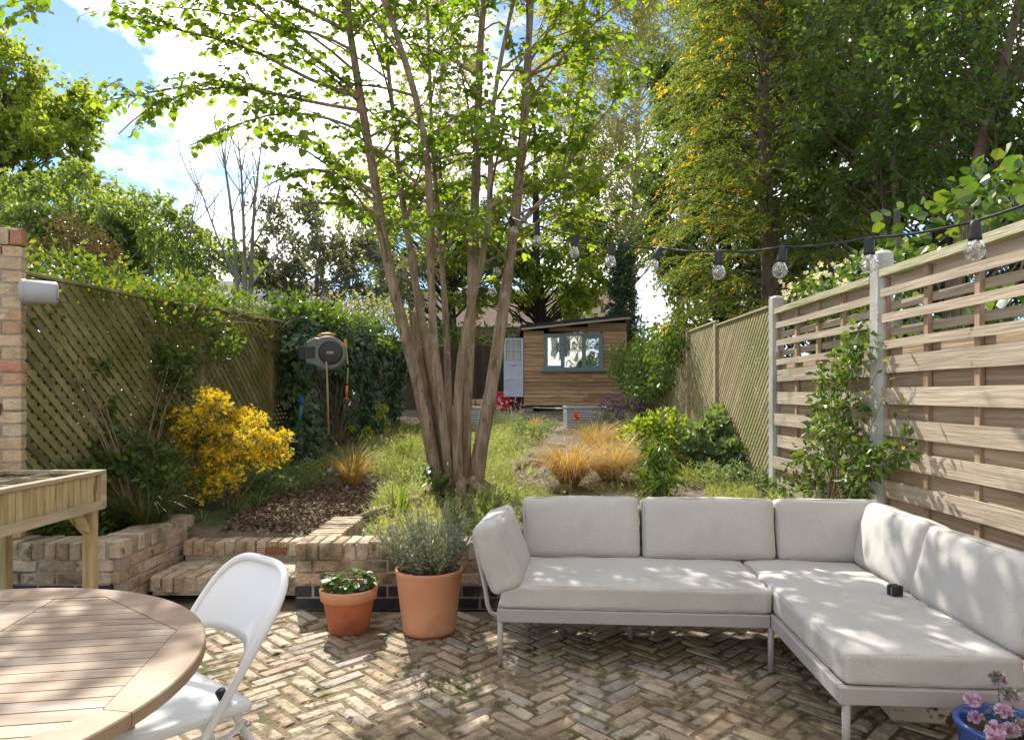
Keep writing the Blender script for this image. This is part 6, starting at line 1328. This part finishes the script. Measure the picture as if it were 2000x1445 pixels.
# ------------------------------------------------------------------ ground cover, mulch, litter
def inpoly(x, y, pg):
    c = False; j = len(pg)-1
    for i in range(len(pg)):
        if (pg[i][1] > y) != (pg[j][1] > y) and x < (pg[j][0]-pg[i][0])*(y-pg[i][1])/(pg[j][1]-pg[i][1])+pg[i][0]: c = not c
        j = i
    return c
mulch = [(p_.x, p_.y) for p_ in [gpt(a, b) for a, b in ((430, 1040), (470, 1005), (560, 960), (640, 945), (770, 938), (745, 975), (728, 1003), (720, 1030), (600, 1045))]]
soil2 = [(p_.x, p_.y) for p_ in [gpt(a, b) for a, b in ((985, 925), (1060, 895), (1150, 885), (1260, 910), (1250, 962), (1100, 985), (1010, 960))]]
path = [(p_.x, p_.y) for p_ in [gpt(a, b) for a, b in ((1062, 855), (1085, 832), (1110, 822), (1135, 845), (1140, 885), (1100, 900), (1060, 900), (1040, 915), (1010, 920), (1030, 890))]]
GP = []; GD = []; GL = []; GT = []
tries = 0
from mathutils import noise as mn2
while len(GP) < 15000 and tries < 200000:
    tries += 1; y = 4.4+(U(0, 1)**1.6)*9.5; x = U(-2.85, 2.42)
    if ground_h(x, y) < 0 or (x < -1.0 and y < 5.1 and x > -2.6): continue
    if inpoly(x, y, mulch) or inpoly(x, y, path): continue
    d = mn2.noise(Vector((x*1.3, y*0.9, 3.0))); 
    if inpoly(x, y, soil2) and random.random() < 0.93: continue
    if y < 5.6 and -1.05 < x < 0.6 and random.random() < 0.70: continue
    if d < 0.02 and random.random() < 0.82: continue
    h = 0.06+0.16*max(0, d+0.25)+U(0, .06); c = int(U(3, 9))
    for k in range(c):
        GP.append((x+U(-.03, .03), y+U(-.03, .03), ground_h(x, y)-0.005)); GD.append((U(-.8, .8), U(-.8, .8), 1.0)); GL.append(h*U(0.6, 1.5)); GT.append(np.clip(0.45+0.8*mn2.noise(Vector((x*0.8, y*0.8, 9)))+U(-.25, .25), 0, 1))
e = blades('ground_cover', np.array(GP), np.array(GD), np.array(GL), 0.011, 0.35, MT['lf_feather'], None, np.array(GT), 3); tag(e, 'low feathery green ground cover all over the garden bed', 'ground cover', kind='stuff')
FP_ = []; FA = []; FT = []; cnt = 0; tries = 0
while cnt < 6500 and tries < 60000:
    tries += 1; y = 4.6+(U(0, 1)**1.4)*8.5; x = U(-2.7, 2.35)
    if ground_h(x, y) < 0 or (x < -1.0 and y < 5.3) or inpoly(x, y, mulch) or inpoly(x, y, path) or (inpoly(x, y, soil2) and random.random() < 0.96): continue
    d = mn2.noise(Vector((x*1.1+4, y*0.8, 5.0)))
    if d < -0.05 or (y < 5.7 and random.random() < 0.5): continue
    cnt += 1; H = (0.09+0.30*d)*U(0.6, 1.3); g0 = ground_h(x, y); lx, ly = U(-.25, .25), U(-.25, .25); tt = np.clip(0.5+0.9*mn2.noise(Vector((x*0.7, y*0.7, 2)))+U(-.15, .15), 0, 1)
    for k in range(24):
        u = U(0.1, 1); FP_.append((x+lx*H*u, y+ly*H*u, g0+H*u)); FT.append(tt)
FP_ = np.array(FP_); fa = rdir(len(FP_), 0.7)
tag(leaves('feathery_seedlings', FP_, fa, rdir(len(FP_)), 0.05*rng.uniform(0.5, 1.2, len(FP_)), 'needle', MT['lf_feather'], None, np.clip(np.array(FT)+rng.normal(size=len(FT))*0.12, 0, 1)), 'feathery grey green seedlings massed through the bed', 'seedlings', kind='stuff')
# small leafy weeds among it
n_ = 9000; sel = rng.integers(0, len(GP), n_); pw = np.array(GP)[sel]+np.stack([rng.normal(size=n_)*0.03, rng.normal(size=n_)*0.03, rng.uniform(0.02, 0.12, n_)], 1)
tag(leaves('weeds', pw, rdir(n_, 0.5), rdir(n_, 1.0), 0.032*rng.uniform(0.6, 1.5, n_), 'oval', MT['lf_grass']), 'small leafy weeds mixed through the garden bed', 'weeds', kind='stuff')
bf_ = np.array([(x_, y_, ground_h(x_, y_)+U(.1, .28)) for x_, y_ in [(random.choice((U(-2.3, -1.5), U(-0.2, 0.8))), U(6.2, 10.5)) for _ in range(150)]])
leafmat('fl_blue', [(0.16, 0.18, 0.42), (0.26, 0.28, 0.52), (0.62, 0.62, 0.66)], 0.3, 1.0, 0.6)
tag(flowers(None, 'small_blue_flowers', bf_, 0.017, MT['fl_blue'], 5), 'tiny blue and white flowers dotted through the bed', 'flowers', kind='stuff')
def scatter_chips(pg, n, zoff, sz, seed=0):
    xs_ = [p_[0] for p_ in pg]; ys2 = [p_[1] for p_ in pg]; out = []
    while len(out) < n:
        x, y = U(min(xs_), max(xs_)), U(min(ys2), max(ys2))
        if inpoly(x, y, pg): out.append((x, y, max(ground_h(x, y), 0.2)+zoff+U(0, 0.02)))
    return np.array(out)
mat('mulch_chip', [(0.07, 0.042, 0.028), (0.16, 0.10, 0.066), (0.27, 0.19, 0.13)], 45, 0.9, coord='Object')
pc = scatter_chips(mulch, 5200, 0.004, 1); n_ = len(pc); ax = rdir(n_); ax[:, 2] *= 0.35
tag(leaves('bark_mulch', pc, ax, rdir(n_, 1.3), 0.045*rng.uniform(0.4, 1.3, n_), 'oval', MT['mulch_chip']), 'dark bark chips at the top of the brick steps', 'mulch', kind='stuff')
pc = scatter_chips(soil2, 2600, 0.004, 1); n_ = len(pc); ax = rdir(n_); ax[:, 2] *= 0.35
tag(leaves('leaf_litter', pc, ax, rdir(n_, 1.3), 0.035*rng.uniform(0.4, 1.3, n_), 'lance', MT['lf_dry']), 'dry leaf litter on the bare soil round the sedges', 'leaf litter', kind='stuff')
# bricks edging the mulch, logs by the sedges
ed = thing('edging_bricks', 'line of half buried bricks along the right of the mulch', 'edging', (0, 0, 0))
for k, (a, b) in enumerate(((735, 1000), (741, 988), (747, 977), (752, 967))):
    q = gpt(a, b); brick(ed, 'ss', SS, MT['stock_brick'], (q.x, q.y, q.z+0.01), U(-.3, .1))
for (a, b, a2, b2, r_, lab) in ((990, 918, 1060, 908, 0.05, 'old log lying beside the soil patch'), (1075, 965, 1120, 962, 0.045, 'flat stone like log end near the sofa back')):
    q0, q1 = gpt(a, b), gpt(a2, b2); tag(tubes('log', [resample([q0+Vector((0, 0, .03)), (q0+q1)/2+Vector((0, .02, .045)), q1+Vector((0, 0, .03))], 6)], [np.array([0.3, 1, .95, 1.0, .9, 0.3])*r_], MT['bark_brown'], None, 9), lab, 'log')
# dry leaves and moss crumbs on the patio
n_ = 420; pp = np.stack([rng.uniform(-2.2, 2.2, n_), rng.uniform(2.4, 4.1, n_), rng.uniform(0.003, 0.008, n_)], 1); ax = rdir(n_); ax[:, 2] *= 0.2
tag(leaves('fallen_leaves', pp, ax, rdir(n_, 2.5), 0.022*rng.uniform(0.4, 1.6, n_), 'oval', MT['lf_dry']), 'scattered dry leaves and crumbs on the brick patio', 'leaf litter', kind='stuff')
n_ = 2600; pp = np.stack([rng.uniform(-2.3, 2.2, n_), 2.5+1.6*rng.random(n_)**0.7, np.full(n_, -0.006)], 1)
keep = np.array([mn2.noise(Vector((a*2.0, b*2.0, 1.0))) > 0.02 for a, b in pp[:, :2]]); pp = pp[keep]
tag(blades('joint_moss', pp, np.concatenate([rng.normal(size=(len(pp), 2))*0.6, np.ones((len(pp), 1))], 1), 0.02*rng.uniform(0.4, 1.3, len(pp)), 0.004, 0.4, MT['lf_darkgrass'], None, None, 2), 'moss and tiny weeds in the joints of the patio', 'moss', kind='stuff')
pg_ = thing('sofa_litter', 'few dry leaf crumbs along the back of the sofa seat', 'leaf litter', tuple(sofa_w(1.3, 0.5, ZS))); pp = np.array([tuple(sofa_w(1.3+0.55*random.random(), 0.555+U(-.03, .01), ZS+0.016)) for _ in range(26)]+[tuple(sofa_w(1.86+U(-.03, .0), U(-.6, .5), ZS+0.016)) for _ in range(40)]); ax = rdir(len(pp)); ax[:, 2] *= 0.1
leaves('leaf_crumbs', pp, ax, rdir(len(pp), 2.5), 0.018*rng.uniform(0.4, 1.5, len(pp)), 'lance', MT['lf_dry'], pg_)

# ------------------------------------------------------------------ plants in pots
sb_ = thing('strawberry_plant', 'low toothed leafed plant in the small terracotta pot', 'plant', (P1.x, P1.y, 0.20)); rme = []
for k in range(3):
    m = MB(); n_ = 14; vs = [(0, 0, 0)]+[(0.5*math.sin(2*math.pi*i/n_)*(1.0 if i % 2 else 0.88), 0.5-0.5*math.cos(2*math.pi*i/n_)*(1.0 if i % 2 else 0.9), 0.10*abs(math.sin(2*math.pi*i/n_))-0.08*(i/n_)) for i in range(1, n_)]
    m.add(vs, [tuple([0]+list(range(1, n_//2+1)))[::-1], tuple([0]+list(range(n_//2, n_)))[::-1]]); me = m.mesh('leaf', MT['lf_mid'] if k else MT['lf_ivy']); a_ = me.attributes.new('tint', 'FLOAT', 'FACE'); a_.data.foreach_set('value', [0.3+0.3*k]*2); rme.append(me)
PL = []
for k in range(26):
    a = k*2.4; r_ = 0.03+0.10*math.sqrt(random.random()); c = Vector((r_*math.cos(a), r_*math.sin(a), U(0.03, 0.12)+(0.035 if r_ < .08 else 0))); PL.append(bez((P1.x+c.x*0.2, P1.y+c.y*0.2, 0.205), (P1.x+c.x*0.5, P1.y+c.y*0.5, 0.22+c.z), (P1.x+c.x, P1.y+c.y, 0.20+c.z), 5))
    for j in (-1, 0, 1):
        o = put('leaf', rme[(k+j) % 3], sb_, tuple(c), (U(-.35, .35)-0.35, U(-.3, .3), a-math.pi/2+j*1.25)); s_ = U(0.045, 0.068); o.scale = (s_, s_, s_)
tubes('stalks', PL, [np.linspace(0.0025, 0.0015, 5)]*len(PL), MT['stem_green'], sb_, 4)
tgm = thing('plant_tag', 'small dark plant tag stuck in the small terracotta pot', 'plant tag', (P1.x+0.098, P1.y-0.03, 0.20), 0.2); put('tag_card', MB().box((0, 0, 0.06), (0.022, 0.002, 0.10), None, 0.0005).mesh('tag_card', MT['black_liner']), tgm); put('print_strip', MB().box((0, -0.002, 0.075), (0.018, 0.0015, 0.03)).mesh('print_strip', MT['label_white']), tgm)
lv = thing('lavender_plant', 'bushy grey green lavender in the large terracotta pot', 'plant', (P2.x, P2.y, 0.30)); PL = []; PP = []; AXX = []
for k in range(190):
    a = U(0, 2*math.pi); s_ = math.sqrt(random.random()); base = np.array((P2.x+0.07*s_*math.cos(a), P2.y+0.07*s_*math.sin(a), 0.30)); L = U(0.20, 0.40)*(1.05-0.2*s_)
    dv = np.array((math.cos(a)*s_*0.95+U(-.15, .15)-0.08, math.sin(a)*s_*0.9+U(-.15, .15), 0.9)); dv /= np.linalg.norm(dv); en = base+dv*L+np.array([0, 0, 0.02]); q_ = bez(base, base+dv*L*0.5+np.array([dv[0], dv[1], 0])*0.03, en, 6); PL.append(q_)
    for c in range(34):
        u = U(0.22, 1.0); f_ = u*5; i = min(int(f_), 4); PP.append(q_[i]+(q_[i+1]-q_[i])*(f_-i)); AXX.append(dv*0.9+rng.normal(size=3)*0.6)
tubes('stalks', PL, [np.linspace(0.003, 0.0012, 6)]*len(PL), MT['stem_tan'], lv, 4); leaves('foliage', np.array(PP), np.array(AXX), rdir(len(PP)), 0.036*rng.uniform(0.6, 1.2, len(PP)), 'lance', MT['lf_lavender'], lv)
# scabious in the blue pot
scb = thing('pink_scabious', 'pink pincushion flowers on thin stems in the blue pot', 'plant', (P3.x, P3.y, 0.20))
heads = [(1948, 1322, 2.22, 'seed'), (1972, 1355, 2.18, 'seed'), (1900, 1365, 2.2, 'full'), (1960, 1388, 2.1, 'full'), (1945, 1423, 2.08, 'full'), (1975, 1425, 2.12, 'full'), (1905, 1400, 2.16, 'fade'), (1937, 1390, 2.2, 'bud'), (1945, 1440, 2.04, 'full'), (1998, 1418, 2.2, 'full'), (2015, 1370, 2.2, 'full')]
PL = []
for (a, b, Yh, kd) in heads:
    c = np.array(pix(a, b, Yh)); s = np.array((P3.x+U(-.03, .06), P3.y+U(-.05, .05), 0.19)); PL.append(bez(s, (s*0.4+c*0.6)+np.array([0.01, 0, 0.02]), c, 7))
    rad_ = {'full': 0.0205, 'seed': 0.020, 'fade': 0.019, 'bud': 0.010}[kd]; n_ = {'full': 120, 'seed': 90, 'fade': 70, 'bud': 30}[kd]
    v = rdir(n_, 0.35); pp = c+v*np.array([rad_, rad_, rad_*0.6])*0.45; h = leaves('flower_head', pp, v+rng.normal(size=v.shape)*0.2, rdir(n_), rad_*0.85*rng.uniform(0.6, 1.2, n_), 'petal', MT['fl_scabious'] if kd in ('full',) else MT['fl_pink'] if kd == 'fade' else MT['lf_lavender'], scb, rng.random(n_)**0.7)
    if kd == 'seed': v = rdir(26, -0.1); leaves('petal_fringe', c+v*rad_*0.6-np.array([0, 0, .006]), v, rdir(26), rad_*0.9, 'petal', MT['fl_scabious'], h)
tubes('stalks', PL, [np.linspace(0.0022, 0.0014, 7)]*len(PL), MT['stem_green'], scb, 5)
n_ = 110; pp = np.array((P3.x, P3.y, 0.205))+rng.normal(size=(n_, 3))*[0.05, 0.05, 0.018]+[0.02, -0.02, 0.015]; leaves('foliage', pp, rdir(n_, .3), rdir(n_, .6), 0.035, 'lance', MT['lf_comfrey'], scb)

# give the brick built things an origin at their own base
for ob, base in ((w, (0.5, 4.22, 0)), (w2, (-2.7, 4.3, 0)), (st, (-1.83, 4.6, 0)), (ed, (-1.2, 5.9, 0.3))):
    ob.location = base
    for ch in ob.children: ch.matrix_parent_inverse = Matrix.Translation(-Vector(base)) @ ch.matrix_parent_inverse
